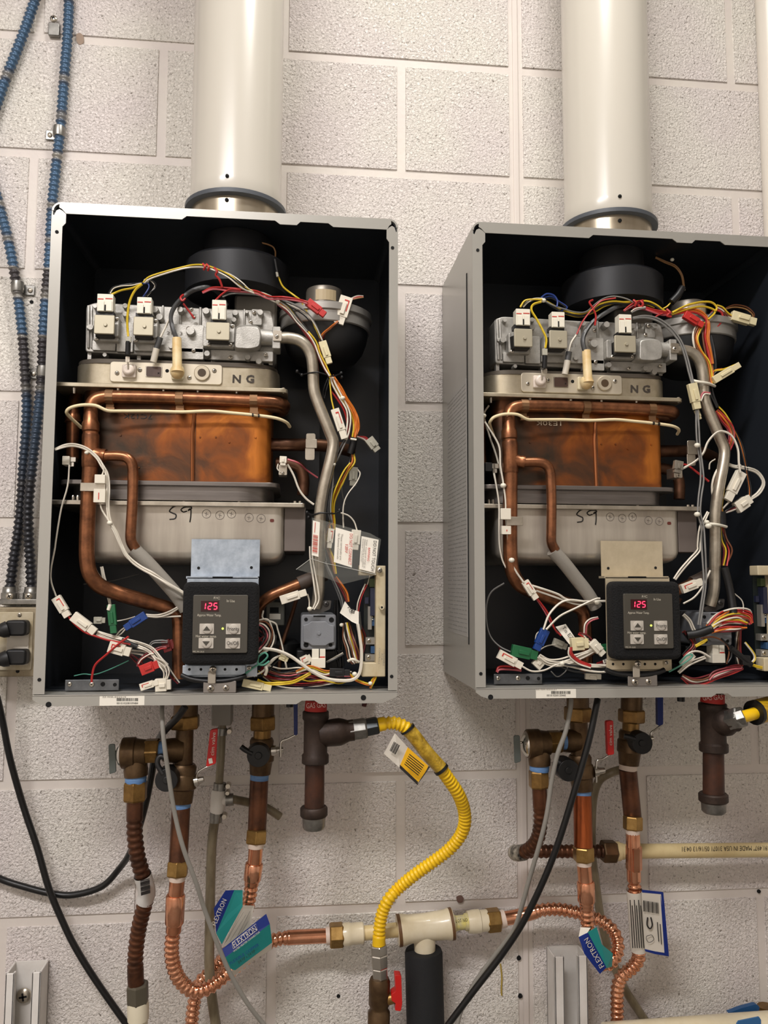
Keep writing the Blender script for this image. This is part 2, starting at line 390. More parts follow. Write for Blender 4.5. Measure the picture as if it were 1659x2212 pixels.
# ---- gas manifold casting
m = MB()
px = rnd([(186, 660), (206, 653), (400, 664), (586, 671), (592, 700), (592, 781), (480, 778), (184, 760)], 7)
m.poly(px, .205, .165)
man = obj('gas_manifold', m, M_ALU, H, bevel=.0015)
b = MB()
for x0, y0, x1, y1, d in ((186, 703, 250, 711, .211), (330, 700, 440, 760, .213), (252, 698, 288, 760, .212), (455, 757, 590, 779, .211), (199, 735, 250, 757, .211), (290, 735, 332, 758, .212), (389, 752, 440, 776, .213), (543, 668, 566, 702, .212)):
    b.rect(x0, y0, x1, y1, d, .2, 3)
for x, y0, y1, w in ((191, 660, 752, 3), (198, 660, 752, 2.5), (246, 657, 690, 2.5), (352, 660, 690, 2.5), (390, 668, 702, 3), (433, 664, 704, 3), (528, 668, 704, 2.5), (405, 740, 764, 2.5), (516, 757, 779, 2.5), (563, 672, 706, 2.5)):
    b.tube([P(x, y0, .206), P(x, y1, .206)], w * .00066, 8)
obj('casting_rib', b, M_ALU, man, bevel=.001, kind='stuff')
b = MB()
for x, y, r, h in ((205, 661, 5, .213), (270, 660, 6, .214), (270, 678, 6, .214), (334, 668, 8, .219), (344, 684, 8, .219), (389, 668, 7, .219), (445, 671, 8, .219), (508, 675, 7, .219), (505, 690, 6, .218), (562, 674, 7, .218), (533, 673, 4, .216), (195, 706, 7, .217), (369, 747, 6, .217), (447, 763, 7, .218), (535, 771, 7, .218), (226, 766, 5, .212), (559, 780, 7, .214)):
    b.boss(x, y, r, h, .2)
obj('casting_boss', b, M_ALU, man, kind='stuff')
b = MB()
for x, y, r in ((413, 669, 5), (419, 686, 4.5), (418, 757, 4.5), (549, 675, 4.5), (541, 695, 4.5), (498, 772, 4.5), (574, 766, 4.5), (408, 711, 6)):
    b.screw(x, y, r, .214)
obj('manifold_screw', b, SCREW, man, kind='stuff')
b = MB().boss(411, 714, 10, .222, .2, 18)
obj('test_port', b, M_ALU, man)
ptext('21   3', 360, 722, 394, 724, .2135, 7, M_INKG, man)
# inlet chamber on the right and its outlet stub
b = MB()
for (sc, d) in ((1, .213),):
    o = rnd([(508, 705), (530, 701), (560, 704), (566, 722), (562, 752), (540, 757), (505, 755)], 8)
    f = [P(506 + (x - 506) * .93 + 2, 728 + (y - 728) * .88, .236) for x, y in o]; q = [P(x, y, .222) for x, y in o]; k = [p + Vector((0, .03, 0)) for p in q]
    n = len(o); b.add(f + q + k, [list(range(n))] + [[i, n + i, n + (i + 1) % n, (i + 1) % n] for i in range(n)] + [[n + i, 2 * n + i, 2 * n + (i + 1) % n, n + (i + 1) % n] for i in range(n)])
obj('inlet_chamber', b, M_ALU, man, bevel=.002)
obj('outlet_stub', MB().lathe(P(555, 728, .215), P(592, 730, .215), [(0, .0115), (.8, .0108), (1, .0115)], 20), M_ALU, man)
b = MB().rect(588, 705, 606, 753, .226, .196, 3); obj('pipe_flange', b, M_ALU, man, bevel=.001)
b = MB().rect(590, 714, 608, 736, .2285, .2265, 2).screw(598, 727, 5, .2285); obj('pipe_clamp', b, SCREW, man)
# ---- three solenoid valves with their white plugs
M_SOL = mat('solenoid_plate', (182, 174, 152), .45, .45)
def solenoid(x0, y0, x1, y1, cx0, cy0, cx1, cy1, big=0):
    s = obj('solenoid_valve', MB().rect(x0, y0, x1, y1, .240, .236, 3), M_SOL, H, bevel=.0008)
    w = x1 - x0; h = y1 - y0
    b = MB().rect(x0 + w * .12, y0 + h * .3, x1 - w * .05, y1 + h * .12, .2355, .208, 4)
    p = P((x0 + x1) / 2, y1 - 2, .224)
    b.lathe(p + Vector((0, 0, -.007)), p + Vector((0, 0, .012)), [(0, .011), (1, .0125)], 20)
    obj('coil', b, mat('coil_black', (32, 30, 28), .5), s, bevel=.001)
    b = MB().rect(x1 - 3, y0 + h * .1, x1 + w * .22, y1 + 6, .226, .208, 4)
    b.rect(x0 - 1 - 6 * big, y0 + 10, x0 + 6, y1 + 14, .224, .208, 4)
    b.rect(x0 + 2, y1 + 6, x1 + w * .2, y1 + 16, .222, .208, 4)
    obj('yoke', b, M_ALU, s, bevel=.001)
    b = MB().screw(x1 + w * .1, y0 + h * .22, 4.5, .2265).screw(x0 + 6, y1 + 11, 4.5, .2245)
    if big: b.screw(x1 + 2, y1 + 11, 4, .2245)
    obj('yoke_screw', b, SCREW, s, kind='stuff')
    obj('core_pin', MB().boss((x0 + x1) / 2 + 2, (y0 + y1) / 2, 4, .242, .239), M_SOL, s)
    g = obj('coil_gasket', MB().rect(cx0 - 3, cy1 - 1, cx1 + 1, y0 + 1, .236, .222), M_BLACK, s)
    cw = cx1 - cx0
    b = MB().rect(cx0, cy0, cx1, cy1, .239, .224, 1.5)
    b.rect(cx0 + cw * .06, cy0 + 15, cx0 + cw * .42, cy1 - 1, .2405, .238).rect(cx0 + cw * .56, cy0 + 15, cx0 + cw * .92, cy1 - 1, .2405, .238)
    b.mt(1).rect(cx0 + cw * .46, cy1 - 14, cx0 + cw * .54, cy1 - 1, .2398, .238)
    b.mt(2).rect(cx0 + 1, cy0 + 9.5, cx0 + cw * .4, cy0 + 11.5, .2394, .238).rect(cx0 + cw * .52, cy0 + 9, cx1 - 1, cy0 + 11, .2394, .238)
    obj('plug', b, [M_WHITE, M_HOLE, M_RED], s, label='white plug with a red marker line')
solenoid(203, 680, 247, 721, 210, 635, 244, 672)
solenoid(288, 684, 331, 724, 296, 642, 327, 677)
solenoid(445, 696, 496, 734, 458, 648, 488, 690, 1)
# ---- burner box with NG stamp, igniter plate
b = MB()
def stadium(x0, x1, y0, y1, df, db, rr, n=10):   # plan outline with rounded ends, seen from the front
    A, B = P(x0, (y0 + y1) / 2, (df + db) / 2).x, P(x1, (y0 + y1) / 2, (df + db) / 2).x
    z0, z1 = P((x0 + x1) / 2, y1, df).z, P((x0 + x1) / 2, y0, df).z
    pl = rnd([(A, -df), (B, -df), (B, -db), (A, -db)], rr, 8)
    return [(p[0], p[1], z0) for p in pl], [(p[0], p[1], z1) for p in pl]
b.prism(*stadium(183, 605, 789, 833, .2105, .06, .045))
bx = obj('burner_box', b, M_BRASSY, H)
b = MB().prism(*stadium(186, 602, 780, 789, .2125, .058, .047)); obj('burner_gasket', b, mat('gasket_dark', (92, 84, 74), .6, .4), H)
b = MB()
for x in (193, 300, 460, 565, 585): b.rect(x - 4, 756, x + 4, 788, .2, .19)
obj('burner_strap', b, M_ALU, bx, kind='stuff')
pl = obj('igniter_plate', MB().rect(237, 784, 480, 828, .2135, .2105, 8), mat('igniter_plate_zinc', (206, 196, 176), .42, .55), H, bevel=.0008)
b = MB()
for x, y in ((253, 806), (302, 799), (343, 807), (409, 816), (463, 801)): b.screw(x, y, 5, .2136)
obj('plate_screw', b, SCREW, pl, kind='stuff')
obj('drain_hole', MB().boss(361, 801, 4, .2138, .213), M_HOLE, pl)
b = MB().rect(263, 787, 293, 815, .219, .213, 3).boss(276, 797, 13, .226, .213, 20, .7)
obj('spark_igniter', b, mat('ceramic_white', (226, 212, 198), .35), pl, bevel=.001)
obj('igniter_pin', MB().tube(pts('277,797,.226 276,786,.228 276,775,.228'), .0011, 8), SCREW[0], pl)
b = MB().rect(314, 791, 350, 814, .2145, .2135, 2).mt(1).rect(316, 792, 348, 813, .2155, .2144, 3)
obj('sensor_mount', b, [M_STEEL, mat('burnt_brown', (74, 52, 42), .5)], pl)
b = MB().rect(370, 790, 396, 820, .2185, .213, 4); obj('boot_base', b, M_CREAM, pl, bevel=.001)
q = MB().lathe(P(382, 730, .232), P(383, 803, .232), [(0, .0058), (.03, .0062), (.85, .0064), (1, .0085)], 18)
q.ball(P(383, 803, .228), .0098, 16, 1.05)
obj('igniter_boot', q, mat('boot_rubber', (226, 206, 160), .45, var=(214, 180, 122), vs=40), pl, label='cream rubber boot over the spark lead')
b = MB().boss(436, 805, 17, .217, .213, 28, .92).mt(1).boss(436, 805, 9, .2172, .2165, 20, 1)
obj('sight_glass', b, [mat('sight_ring', (196, 184, 162), .4, .5), mat('mica', (78, 62, 46), .25)], pl)
for s, x0, x1 in (('N', 502, 520), ('G', 531, 549)): ptext(s, x0, 826, x1, 827, .2108, 17, mat('stamp_dark', (62, 54, 46), .7), bx, kind='stuff', bold=.035)
# ---- flange plate over the heat exchanger
def tray(name, x0, x1, y0, y1, df, m, rr=.03, par=H, db=.06, **kw): return obj(name, MB().prism(*stadium(x0, x1, y0, y1, df, db, rr)), m, par, bevel=.0008, **kw)
tray('upper_flange', 146, 623, 832, 841, .222, M_BRASSY, .012)
b = MB()
for x in (160, 255, 353, 427, 511, 612): b.lathe(P(x, 850, .216), P(x, 838, .216), [(0, .0016), (1, .0024)], 8)
obj('flange_peg', b, M_STEEL, H, kind='stuff')
# ---- copper heat exchanger
M_EXCH = bpy.data.materials.new('heated_copper_sheet'); M_EXCH.use_nodes = True
nt = M_EXCH.node_tree; bs = nt.nodes['Principled BSDF']; L = nt.links.new
tc = nt.nodes.new('ShaderNodeTexCoord'); n1 = nt.nodes.new('ShaderNodeTexNoise'); n1.inputs['Scale'].default_value = 14; n1.inputs['Detail'].default_value = 6; n1.inputs['Distortion'].default_value = 1.2
L(tc.outputs['Object'], n1.inputs['Vector'])
sx = nt.nodes.new('ShaderNodeSeparateXYZ'); L(tc.outputs['Object'], sx.inputs[0])
ad = nt.nodes.new('ShaderNodeMath'); ad.operation = 'MULTIPLY_ADD'; ad.inputs[1].default_value = 1.9; L(sx.outputs['X'], ad.inputs[0]); L(n1.outputs['Fac'], ad.inputs[2])
rp = nt.nodes.new('ShaderNodeValToRGB'); e = rp.color_ramp.elements
e[0].position = .26; e[0].color = lin((66, 54, 44)); e[1].position = .78; e[1].color = lin((194, 116, 46))
for ps, c_ in ((.42, (94, 62, 42)), (.60, (142, 80, 38))): k = e.new(ps); k.color = lin(c_)
L(ad.outputs[0], rp.inputs['Fac']); L(rp.outputs['Color'], bs.inputs['Base Color'])
bs.inputs['Metallic'].default_value = .65; bs.inputs['Roughness'].default_value = .38
bu = nt.nodes.new('ShaderNodeBump'); bu.inputs['Strength'].default_value = .25; bu.inputs['Distance'].default_value = .004; L(n1.outputs['Fac'], bu.inputs['Height']); L(bu.outputs['Normal'], bs.inputs['Normal'])
ex = obj('heat_exchanger', MB().prism(*stadium(203, 588, 846, 1046, .203, .05, .02)), M_EXCH, H)
b = MB().tube([P(416, 1040, .203), P(416, 935, .203), P(420, 895, .203)], .0028, 8)
obj('fold_seam', b, mat('seam_copper', (150, 92, 56), .35, .8), ex)
obj('seam_line', MB().tube([P(421, 1042, .2032), P(423, 885, .2032)], .0006, 6), M_COPDARK, ex)
b = MB()
for i, (x, y) in enumerate(((432, 944), (466, 944), (495, 955), (552, 945), (300, 1010), (260, 940))): b.boss(x, y, 2.2, .2045, .202, 8)
obj('dimple', b, M_EXCH, ex, kind='stuff')
# header pipe along the top and riser on the left
hp = pts('197,935,.222 196,905,.222 196,884,.222 203,866,.221 222,858,.22 262,857,.219 360,859,.216 480,863,.214 580,868,.212 606,872,.205 614,878,.19 606,886,.17')
obj('header_pipe', MB().tube(spline(hp, 5), .0088, 14), M_COPPER, H, smooth=60)
hp2 = pts('560,879,.196 600,880,.19 612,886,.18 600,893,.16')
obj('return_pipe', MB().tube(spline(hp2, 5), .008, 12), M_COPDARK, H, smooth=60)
for x, y in ((237, 857), (388, 861), (548, 866)):
    p = P(x, y, .219 - (x - 237) * .00002); w = .0052
    b = MB()
    for i in range(10):
        a0, a1 = math.pi * (-.55 + i * .16), math.pi * (-.55 + (i + 1) * .16)
        q = [Vector((0, -math.cos(a) * .0098, math.sin(a) * .0098)) for a in (a0, a1)]
        b.add([p + q[0] + Vector((-w, 0, 0)), p + q[0] + Vector((w, 0, 0)), p + q[1] + Vector((w, 0, 0)), p + q[1] + Vector((-w, 0, 0))], [[0, 1, 2, 3]])
    b.rect(x - 8, y + 12, x + 9, y + 25, .215, .214).rect(x - 9, y + 23, x + 10, y + 32, .22, .214)
    obj('pipe_clip', b, mat('clip_bronze', (142, 108, 78), .4, .8), H, smooth=60)
b = MB()
q = [(0, .0088), (.5, .0096), (.62, .0112), (.9, .0112), (.95, .0098), (1, .0098)]
b.lathe(P(196, 880, .222), P(196, 936, .222), q, 18)
obj('swaged_joint', b, M_COPPER, H)
rp_ = pts('196,934,.222 195,1000,.222 191,1080,.222 188,1160,.221 188,1205,.22 194,1238,.218 214,1264,.212 250,1280,.205 310,1298,.196 362,1313,.19 382,1326,.188 387,1352,.188 387,1400,.188 386,1466,.188')
obj('riser_pipe', MB().tube(spline(rp_, 5), [.0102] * 42 + [.0092] * 24, 14), M_COPPER, H, smooth=60)
b = MB().lathe(P(196, 938, .222), P(195, 1010, .222), [(0, .0108), (.05, .0112), (.95, .0112), (1, .0104)], 18)
obj('tee_joint', b, M_COPPER, H)
bp = pts('205,986,.223 228,985,.224 258,985,.226 276,990,.227 286,1006,.227 287,1040,.227 286,1090,.227 283,1140,.227 283,1168,.226 293,1186,.224')
obj('bypass_pipe', MB().tube(spline(bp, 5), .0071, 12), M_COPPER, H, smooth=60)
b = MB().lathe(P(203, 981, .222), P(228, 985, .224), [(0, .0105), (.6, .0088), (.7, .0095), (1, .0092)], 14)
obj('branch_collar', b, M_COPPER, H)
fo = pts('288,1186,.222 318,1215,.218 352,1252,.212 380,1284,.208 402,1316,.204')
obj('insulation_sleeve', MB().tube(spline(fo, 5), .0095, 14), mat('foam_grey', (146, 140, 130), .8, bump=.2, bs=700), H, smooth=60)
lp = pts('166,846,.17 163,866,.178 159,884,.182 158,910,.182 157,960,.182 157,992,.182')
obj('return_riser', MB().tube(spline(lp, 5), .0088, 12), M_COPPER, H, smooth=60)
obj('riser_ring', MB().lathe(P(158, 894, .182), P(158, 912, .182), [(0, .009), (.3, .0105), (.8, .0105), (.9, .0114), (1, .0114)], 18), M_COPPER, H)
op = pts('575,960,.16 620,961,.158 670,961,.15 720,965,.14 760,975,.12')
obj('outlet_pipe', MB().tube(spline(op, 4), .0092, 12), M_COPDARK, H, smooth=60)
b = MB().rect(661, 936, 682, 952, .174, .173, 5).rect(660, 948, 685, 968, .176, .172, 2).rect(659, 966, 680, 994, .174, .173, 5)
obj('pipe_saddle', b, M_STEEL, H, bevel=.0006)
obj('lower_elbow', MB().tube(spline(pts('596,1000,.15 626,1002,.15 648,1012,.15 656,1036,.15 654,1070,.15'), 5), .0085, 12), M_COPDARK, H, smooth=60)
# ---- white anti-frost heater cord across the pipes
fc = pts('176,924,.20 150,900,.222 144,890,.232 152,881,.235 176,875,.236 206,876,.236 232,887,.232 262,888,.226 330,888,.223 392,890,.222 452,888,.222 500,892,.22 552,897,.218 595,903,.216 618,912,.206 626,922,.19')
obj('heater_cord', MB().tube(spline(fc, 4), .0023, 8), mat('cord_cream', (232, 214, 172), .45), H, smooth=60)
b = MB()
for x, y in ((174, 875.5), (232, 886.5), (246, 888), (382, 890), (396, 890), (546, 896.5), (559, 898)):
    b.lathe(P(x - 1.6, y, .2335 - .013 * min(1, max(0, (x - 210) / 60))), P(x + 1.6, y, .2335 - .013 * min(1, max(0, (x - 210) / 60))), [(0, .0026), (1, .0026)], 8)
obj('cord_band', b, M_BLACK, H, kind='stuff')
# ---- lower trays and the stainless condensate tank
M_GREYSTEEL = mat('lower_tray_steel', (140, 134, 130), .34, .8, var=(116, 110, 106), vs=20, stretch=(.2, 1, 3))
tray('lower_tray_rim', 158, 606, 1039, 1049, .214, M_GREYSTEEL, .02)
tray('lower_tray', 172, 592, 1049, 1081, .207, M_GREYSTEEL, .05)
tray('lower_flange', 140, 658, 1083, 1093, .214, M_STEEL, .006)
b = MB()
for x, y in ((158, 1070), (168, 1070), (397, 1073), (516, 1080), (637, 1082), (648, 1082)): b.lathe(P(x, 1087, .2), P(x, y, .2), [(0, .0022), (.8, .0022), (1, .0014)], 8)
obj('tray_stud', b, M_STEEL, H, kind='stuff')
b = MB()
zt_, zb_ = P(400, 1092, .2).z, P(400, 1216, .2).z
A, B = P(172, 1150, .2).x, P(614, 1150, .2).x
prof = [(0, 0), (.03, -.0018), (.10, -.006), (.16, -.012), (.2, -.02)]
prev = None
for k, (h, ins) in enumerate(((0, .02), (.02, .012), (.06, .006), (.12, .002), (.2, 0), (1, 0))):
    pl = rnd([(A + ins, -.203 + ins), (B - ins, -.203 + ins), (B - ins, -.03), (A + ins, -.03)], .014, 5)
    ringv = [(p[0], p[1], zb_ + (zt_ - zb_) * h) for p in pl]; n = len(ringv)
    o = len(b.v); b.v += [Vector(v) for v in ringv]
    if k == 0: b.f.append([o + i for i in range(n)]); b.m.append(0)
    else:
        for i in range(n): b.f.append([o - n + i, o - n + (i + 1) % n, o + (i + 1) % n, o + i]); b.m.append(0)
tk = obj('condensate_tank', b, mat('tank_stainless', (206, 198, 184), .34, .6, var=(176, 166, 154), vs=7, stretch=(3, 1, .35)), H, smooth=60)
obj('tank_side_cover', MB().rect(614, 1096, 660, 1191, .196, .04, 2), mat('cover_grey_brown', (112, 102, 96), .5, .3), H, bevel=.001)
def scrawl(s, r, par, m=M_INK, name='marker_writing'): return obj(name, MB().tube(spline(pts(s), 4), r, 6), m, par, smooth=60)
scrawl('384,1092,.2034 373,1096 366,1104 372,1108 380,1112 378,1120 366,1122', .0009, tk)
scrawl('404,1104,.2034 396,1106 391,1101 398,1096 410,1095 414,1098 406,1103 412,1099 412,1115 410,1128', .0009, tk)
for x, y in ((446, 1110), (475, 1113), (500, 1110), (538, 1118), (564, 1120)):
    c_ = P(x, y, .2034); b = MB().tube([c_ + Vector((math.cos(a) * .0058, 0, math.sin(a) * .0058)) for a in (2 * math.pi * i / 16 for i in range(17))], .00035, 5)
    b.tube(pts('%g,%g,.2034 %g,%g' % (x - 4, y - 1, x + 4, y + 1)), .00035, 5).tube(pts('%g,%g,.2034 %g,%g' % (x, y - 4, x - 1, y + 5)), .00035, 5)
    obj('inspection_stamp', b, M_INKG, tk, smooth=60)
obj('red_dab', MB().rect(583, 1121, 592, 1128, .2036, .203, 3), mat('dab_red', (104, 44, 34), .6), tk)
# ---- steel gas pipe on the right
gp = pts('600,730,.218 622,730,.218 645,735,.217 662,748,.216 672,768,.214 676,795,.213 678,838,.212 684,862,.212 697,895,.212 712,932,.212 720,956,.213 716,985,.214 706,1025,.214 697,1065,.214 691,1110,.213 690,1160,.212 689,1220,.208 689,1270,.204 686,1296,.2 682,1312,.198')
obj('gas_pipe', MB().tube(spline(gp, 4), .0082, 16), mat('pipe_steel', (200, 192, 176), .32, .8, var=(160, 150, 134), vs=30), H, smooth=60)
# ---- zinc mounting bracket carrying the remote control
br = obj('control_bracket', MB().rect(413, 1165, 561, 1245, .212, .2105), M_ZINC, H, label='bluish zinc bracket plate above the control')
b = MB()
for x, y in ((429, 1227), (543, 1226)): b.boss(x, y, 3.2, .2124, .2118, 12, 1)
obj('bracket_hole', b, M_HOLE, br, kind='stuff')
obj('bracket_step', MB().rect(402, 1245, 557, 1250, .232, .2105), M_ZINC, br)
obj('bracket_slot', MB().rect(459, 1245.5, 503, 1248, .2324, .231), M_HOLE, br)
obj('bracket_body', MB().rect(402, 1248, 557, 1462, .232, .2305), M_ZINC, br)
b = MB().rect(394, 1437, 530, 1459, .2375, .2345, 2)
obj('perforated_strip', b, M_ZINC, br, bevel=.0006)
b = MB()
for x in (409, 434, 486, 511): b.boss(x, 1446, 3, .2378, .237, 12, 1)
obj('strip_hole', b, M_HOLE, br, kind='stuff')
obj('bracket_foot', MB().rect(439, 1471, 510, 1497, .243, .2405, 2), mat('foot_zinc', (150, 144, 138), .4, .7), br, bevel=.0006)
obj('cable_clip', MB().rect(449, 1450, 466, 1477, .2465, .2445, 3), mat('clip_nylon', (168, 158, 142), .45), br, bevel=.0008)
b = MB().screw(460, 1446, 8, .2475).screw(538, 1443, 5, .2385).screw(455, 1487, 8, .2432).screw(488, 1486, 7, .2432)
obj('bracket_screw', b, SCREW, br, kind='stuff')
# remote control: foam surround, face plate, display, buttons
rc = obj('remote_control', MB().rect(393, 1257, 558, 1437, .262, .233, 16), mat('foam_black', (8, 8, 9), .95, bump=.9, bs=420), H, bevel=.006, seg=3, label='water temperature control in a black foam surround')
M_FACE = mat('control_face', (70, 66, 58), .35)
fp = obj('face_plate', MB().rect(416, 1285, 535, 1411, .2645, .261, 4), M_FACE, rc, bevel=.0006)
obj('display_window', MB().rect(434, 1298, 473, 1321, .2650, .2644), mat('display_dark', (44, 3, 8), .2, emit=.25), rc)
M_LED = mat('led_red', (255, 44, 74), .3, emit=3.2)
def seg7(ch, x0, y0, w, h, d):
    on = {'1': 'bc', '2': 'abged', '5': 'afgcd'}[ch]; b = MB(); sl = .12
    def X(u, v): return x0 + u * w + (1 - v) * h * sl * 1.0, y0 + v * h
    S7 = {'a': (0, 0, 1, 0), 'b': (1, 0, 1, .5), 'c': (1, .5, 1, 1), 'd': (0, 1, 1, 1), 'e': (0, .5, 0, 1), 'f': (0, 0, 0, .5), 'g': (0, .5, 1, .5)}
    for s_ in on:
        u0, v0, u1, v1 = S7[s_]; a, c2 = P(*X(u0, v0), d), P(*X(u1, v1), d); g = (c2 - a) * .1
        ax = (c2 - a - 2 * g) / 2; b.slab((a + c2) / 2, ax, Vector((0, .00012, 0)), Vector((0, -1, 0)).cross(ax).normalized() * .00062)
    obj('digit', b, M_LED, rc, smooth=0, kind='stuff')
for ch, x in (('1', 436), ('2', 449), ('5', 461)): seg7(ch, x, 1303, 7, 13, .2652)
M_PRINT = mat('face_print', (206, 198, 180), .5)
for s, x0, x1, y, h in (('F/C', 462, 475, 1294, 5), ('In Use', 490, 507, 1300.5, 5.5), ('Approx Water Temp.', 426, 478, 1331, 5.2), ('Hot water temp.', 423, 468, 1376.5, 5.2), ('MC-91-2US', 417, 441, 1409, 3.2)):
    ptext(s, x0, y, x1, y + .5, .2646, h, M_PRINT, rc, kind='stuff')
M_BTN = mat('button_grey', (188, 180, 168), .4)
for x0, y0, x1, y1, s in ((431, 1347, 462, 1369.5, 'u'), (429, 1378, 461, 1400.5, 'd'), (488, 1347, 519.5, 1370, 'Priority'), (487, 1378, 518.5, 1401, 'On/Off')):
    xc, yc = (x0 + x1) / 2, (y0 + y1) / 2
    bt = obj('button', MB().rect(x0, y0, x1, y1, .2655, .2643, 1.5).boss(xc + 1, yc, 10.5, .2672, .2653, 22, .86), M_BTN, rc)
    if s in 'ud':
        k = 1 if s == 'u' else -1
        b = MB().poly([(xc - 8, yc + 4 * k), (xc + 8, yc + 4 * k), (xc, yc - 6 * k)], .2675, .267); obj('arrow', b, M_FACE, rc, smooth=0)
    else: ptext(s, x0 + 3, yc + 3.5, x1 - 3, yc + 3.7, .2674, 8, M_INK, rc, kind='stuff')
obj('priority_light', MB().boss(481, 1358, 2.4, .2655, .264, 10), mat('led_yellow', (214, 240, 90), .3, emit=1.6), rc)
# ---- ground terminal bar, bottom left
gb = obj('ground_bar', MB().rect(140, 1468, 257, 1492, .214, .2125, 2), mat('bar_zinc', (112, 114, 116), .45, .7, var=(92, 94, 96), vs=60), H, bevel=.0006)
b = MB().screw(150, 1478, 5, .2145).screw(198, 1478, 5.5, .2145); obj('terminal_screw', b, SCREW, gb, kind='stuff')
b = MB().boss(222, 1478, 5, .2144, .2138, 12, 1).boss(248, 1479, 4, .2144, .2138, 12, 1); obj('bar_hole', b, M_HOLE, gb, kind='stuff')
# ---- gas valve actuator, bottom right
av = obj('gas_valve', MB().rect(650, 1327, 726, 1404, .205, .12, 7), mat('actuator_grey', (126, 128, 132), .5, bump=.15, bs=900), H, bevel=.002)
b = MB().xz([(p.x, p.z) for p in (P(x, y, .209) for x, y in rnd([(665, 1348), (672, 1342), (704, 1342), (711, 1349), (722, 1351), (722, 1388), (711, 1390), (704, 1395), (674, 1395), (666, 1389), (655, 1387), (655, 1350)], 2))], .2095, .2045)
obj('actuator_cover', b, MATS['actuator_grey'], av, bevel=.001)
b = MB()
for x, y, r in ((661, 1338, 4), (716, 1339, 5.5), (661, 1393, 5.5), (714, 1393, 4)): b.boss(x, y, r, .2056, .2046, 14, 1)
b.rect(677, 1329.5, 703, 1332.5, .2056, .204)
obj('actuator_hole', b, M_HOLE, av, kind='stuff')
obj('actuator_pin', MB().boss(689, 1368, 4, .211, .209), MATS['actuator_grey'], av)
b = MB().rect(674, 1402, 689, 1424, .21, .192, 1).rect(691, 1402, 703, 1424, .21, .192, 1).rect(672, 1422, 703, 1443, .211, .19, 1)
b.mt(1).rect(691, 1418, 702, 1421, .2104, .2095); obj('valve_plug', b, [M_WHITE, M_RED], av, bevel=.0004, label='white plug under the grey actuator')
b = MB().poly(rnd([(664, 1318), (700, 1297), (716, 1297), (713, 1316), (690, 1326), (668, 1326)], 3), .2, .19)
b.screw(704.5, 1305, 6.5, .2002); obj('pipe_bracket', b, [mat('bracket_dark', (86, 84, 82), .4, .7), M_HOLE], H)
obj('valve_base', MB().rect(640, 1404, 740, 1450, .17, .06, 4), M_BLACK, H, bevel=.002)
# ---- circuit board in its cream frame, bottom right
pf = MB(); d0, d1 = .228, .206
for x0, y0, x1, y1 in ((812, 1222, 833, 1462), (776, 1221, 814, 1243), (782, 1432, 814, 1462)): pf.rect(x0, y0, x1, y1, d0, d1, 2)
cf = obj('board_frame', pf, mat('frame_cream', (204, 192, 162), .5, var=(190, 172, 136), vs=25), H, bevel=.0012)
b = MB().screw(820, 1232, 6, .2325); obj('frame_screw', b, SCREW, cf)
b = MB().boss(825, 1312, 6, .237, .231, 16).mt(1).boss(825, 1312, 2.5, .2372, .2365, 10, 1); obj('frame_post', b, [MATS['frame_cream'], M_HOLE], cf)
bd = obj('circuit_board', MB().rect(786, 1236, 814, 1434, .198, .196), mat('board_green', (22, 30, 28), .45), H)
b = MB()
for x0, y0, x1, y1, d, k in ((800, 1270, 813, 1330, .212, 0), (798, 1250, 812, 1268, .208, 1), (795, 1310, 803, 1360, .209, 2), (790, 1377, 812, 1392, .211, 2), (789, 1413, 812, 1428, .211, 2), (801, 1396, 810, 1411, .212, 3), (788, 1290, 796, 1304, .204, 0), (803, 1335, 812, 1352, .207, 3)):
    b.mt(k).rect(x0, y0, x1, y1, d, .1975)
b.mt(4)
for y in range(1312, 1342, 5): b.rect(803.5, y, 806, y + 2, .2095, .2085)
obj('board_component', b, [mat('chip_navy', (36, 40, 62), .4), mat('chip_green', (78, 92, 58), .5), mat('terminal_grey', (150, 146, 138), .4, .4), mat('fuse_blue', (44, 78, 116), .4), M_WHITE], bd, kind='stuff')
b = MB().screw(797, 1384, 4.5, .2115).screw(796, 1420, 4.5, .2115); obj('terminal_screw', b, SCREW, bd, kind='stuff')
text('TOGGLEABLE', P(828.5, 1402, .2325), P(827, 1438, .2325), 3.2 * S(P(820, 1400, .232)), M_INKG, cf, kind='stuff')
text('PCA', P(823.5, 1412, .2325), P(823, 1426, .2325), 3.2 * S(P(820, 1400, .232)), M_INKG, cf, kind='stuff')
text('CONTROLS', P(818.5, 1400, .2325), P(817, 1434, .2325), 3.2 * S(P(820, 1400, .232)), M_INKG, cf, kind='stuff')
# ---- model sticker on the flange
st = obj('serial_label', MB().rect(215, 1503.5, 312, 1524, .2426, .2420, 1), M_PAPER, H, smooth=0)
b = MB(); xx = 252
while xx < 298: w = random.choice((.8, 1.2, 1.8)); b.rect(xx, 1508, xx + w, 1514.5, .2428, .2425); xx += w + random.choice((.8, 1.2))
obj('barcode', b, M_INK, st, smooth=0, kind='stuff')
tubeobj('capillary_tube', '640,1296,.16 630,1330,.15 616,1372,.15 606,1405,.15 603,1450,.15', 4.5, M_COPDARK, H)
lo_ = pts('556,1345,.17 557,1322,.18 566,1302,.19 588,1286,.194 618,1273,.194 655,1258,.192')
obj('hot_outlet_pipe', MB().tube(spline(lo_, 5), .0078, 14), M_COPPER, H, smooth=60)
obj('outlet_wrap', MB().tube(spline(pts('646,1262,.192 670,1252,.19 700,1240,.18'), 4), .0105, 14), mat('wrap_brown', (70, 58, 50), .6), H, smooth=60)
obj('strip_cable', MB().tube(spline(pts('392,1458,.236 410,1466,.238 440,1471,.24 480,1471,.241 512,1466,.24 532,1459,.238'), 4), .0034, 10), M_BLACK, H, smooth=60)
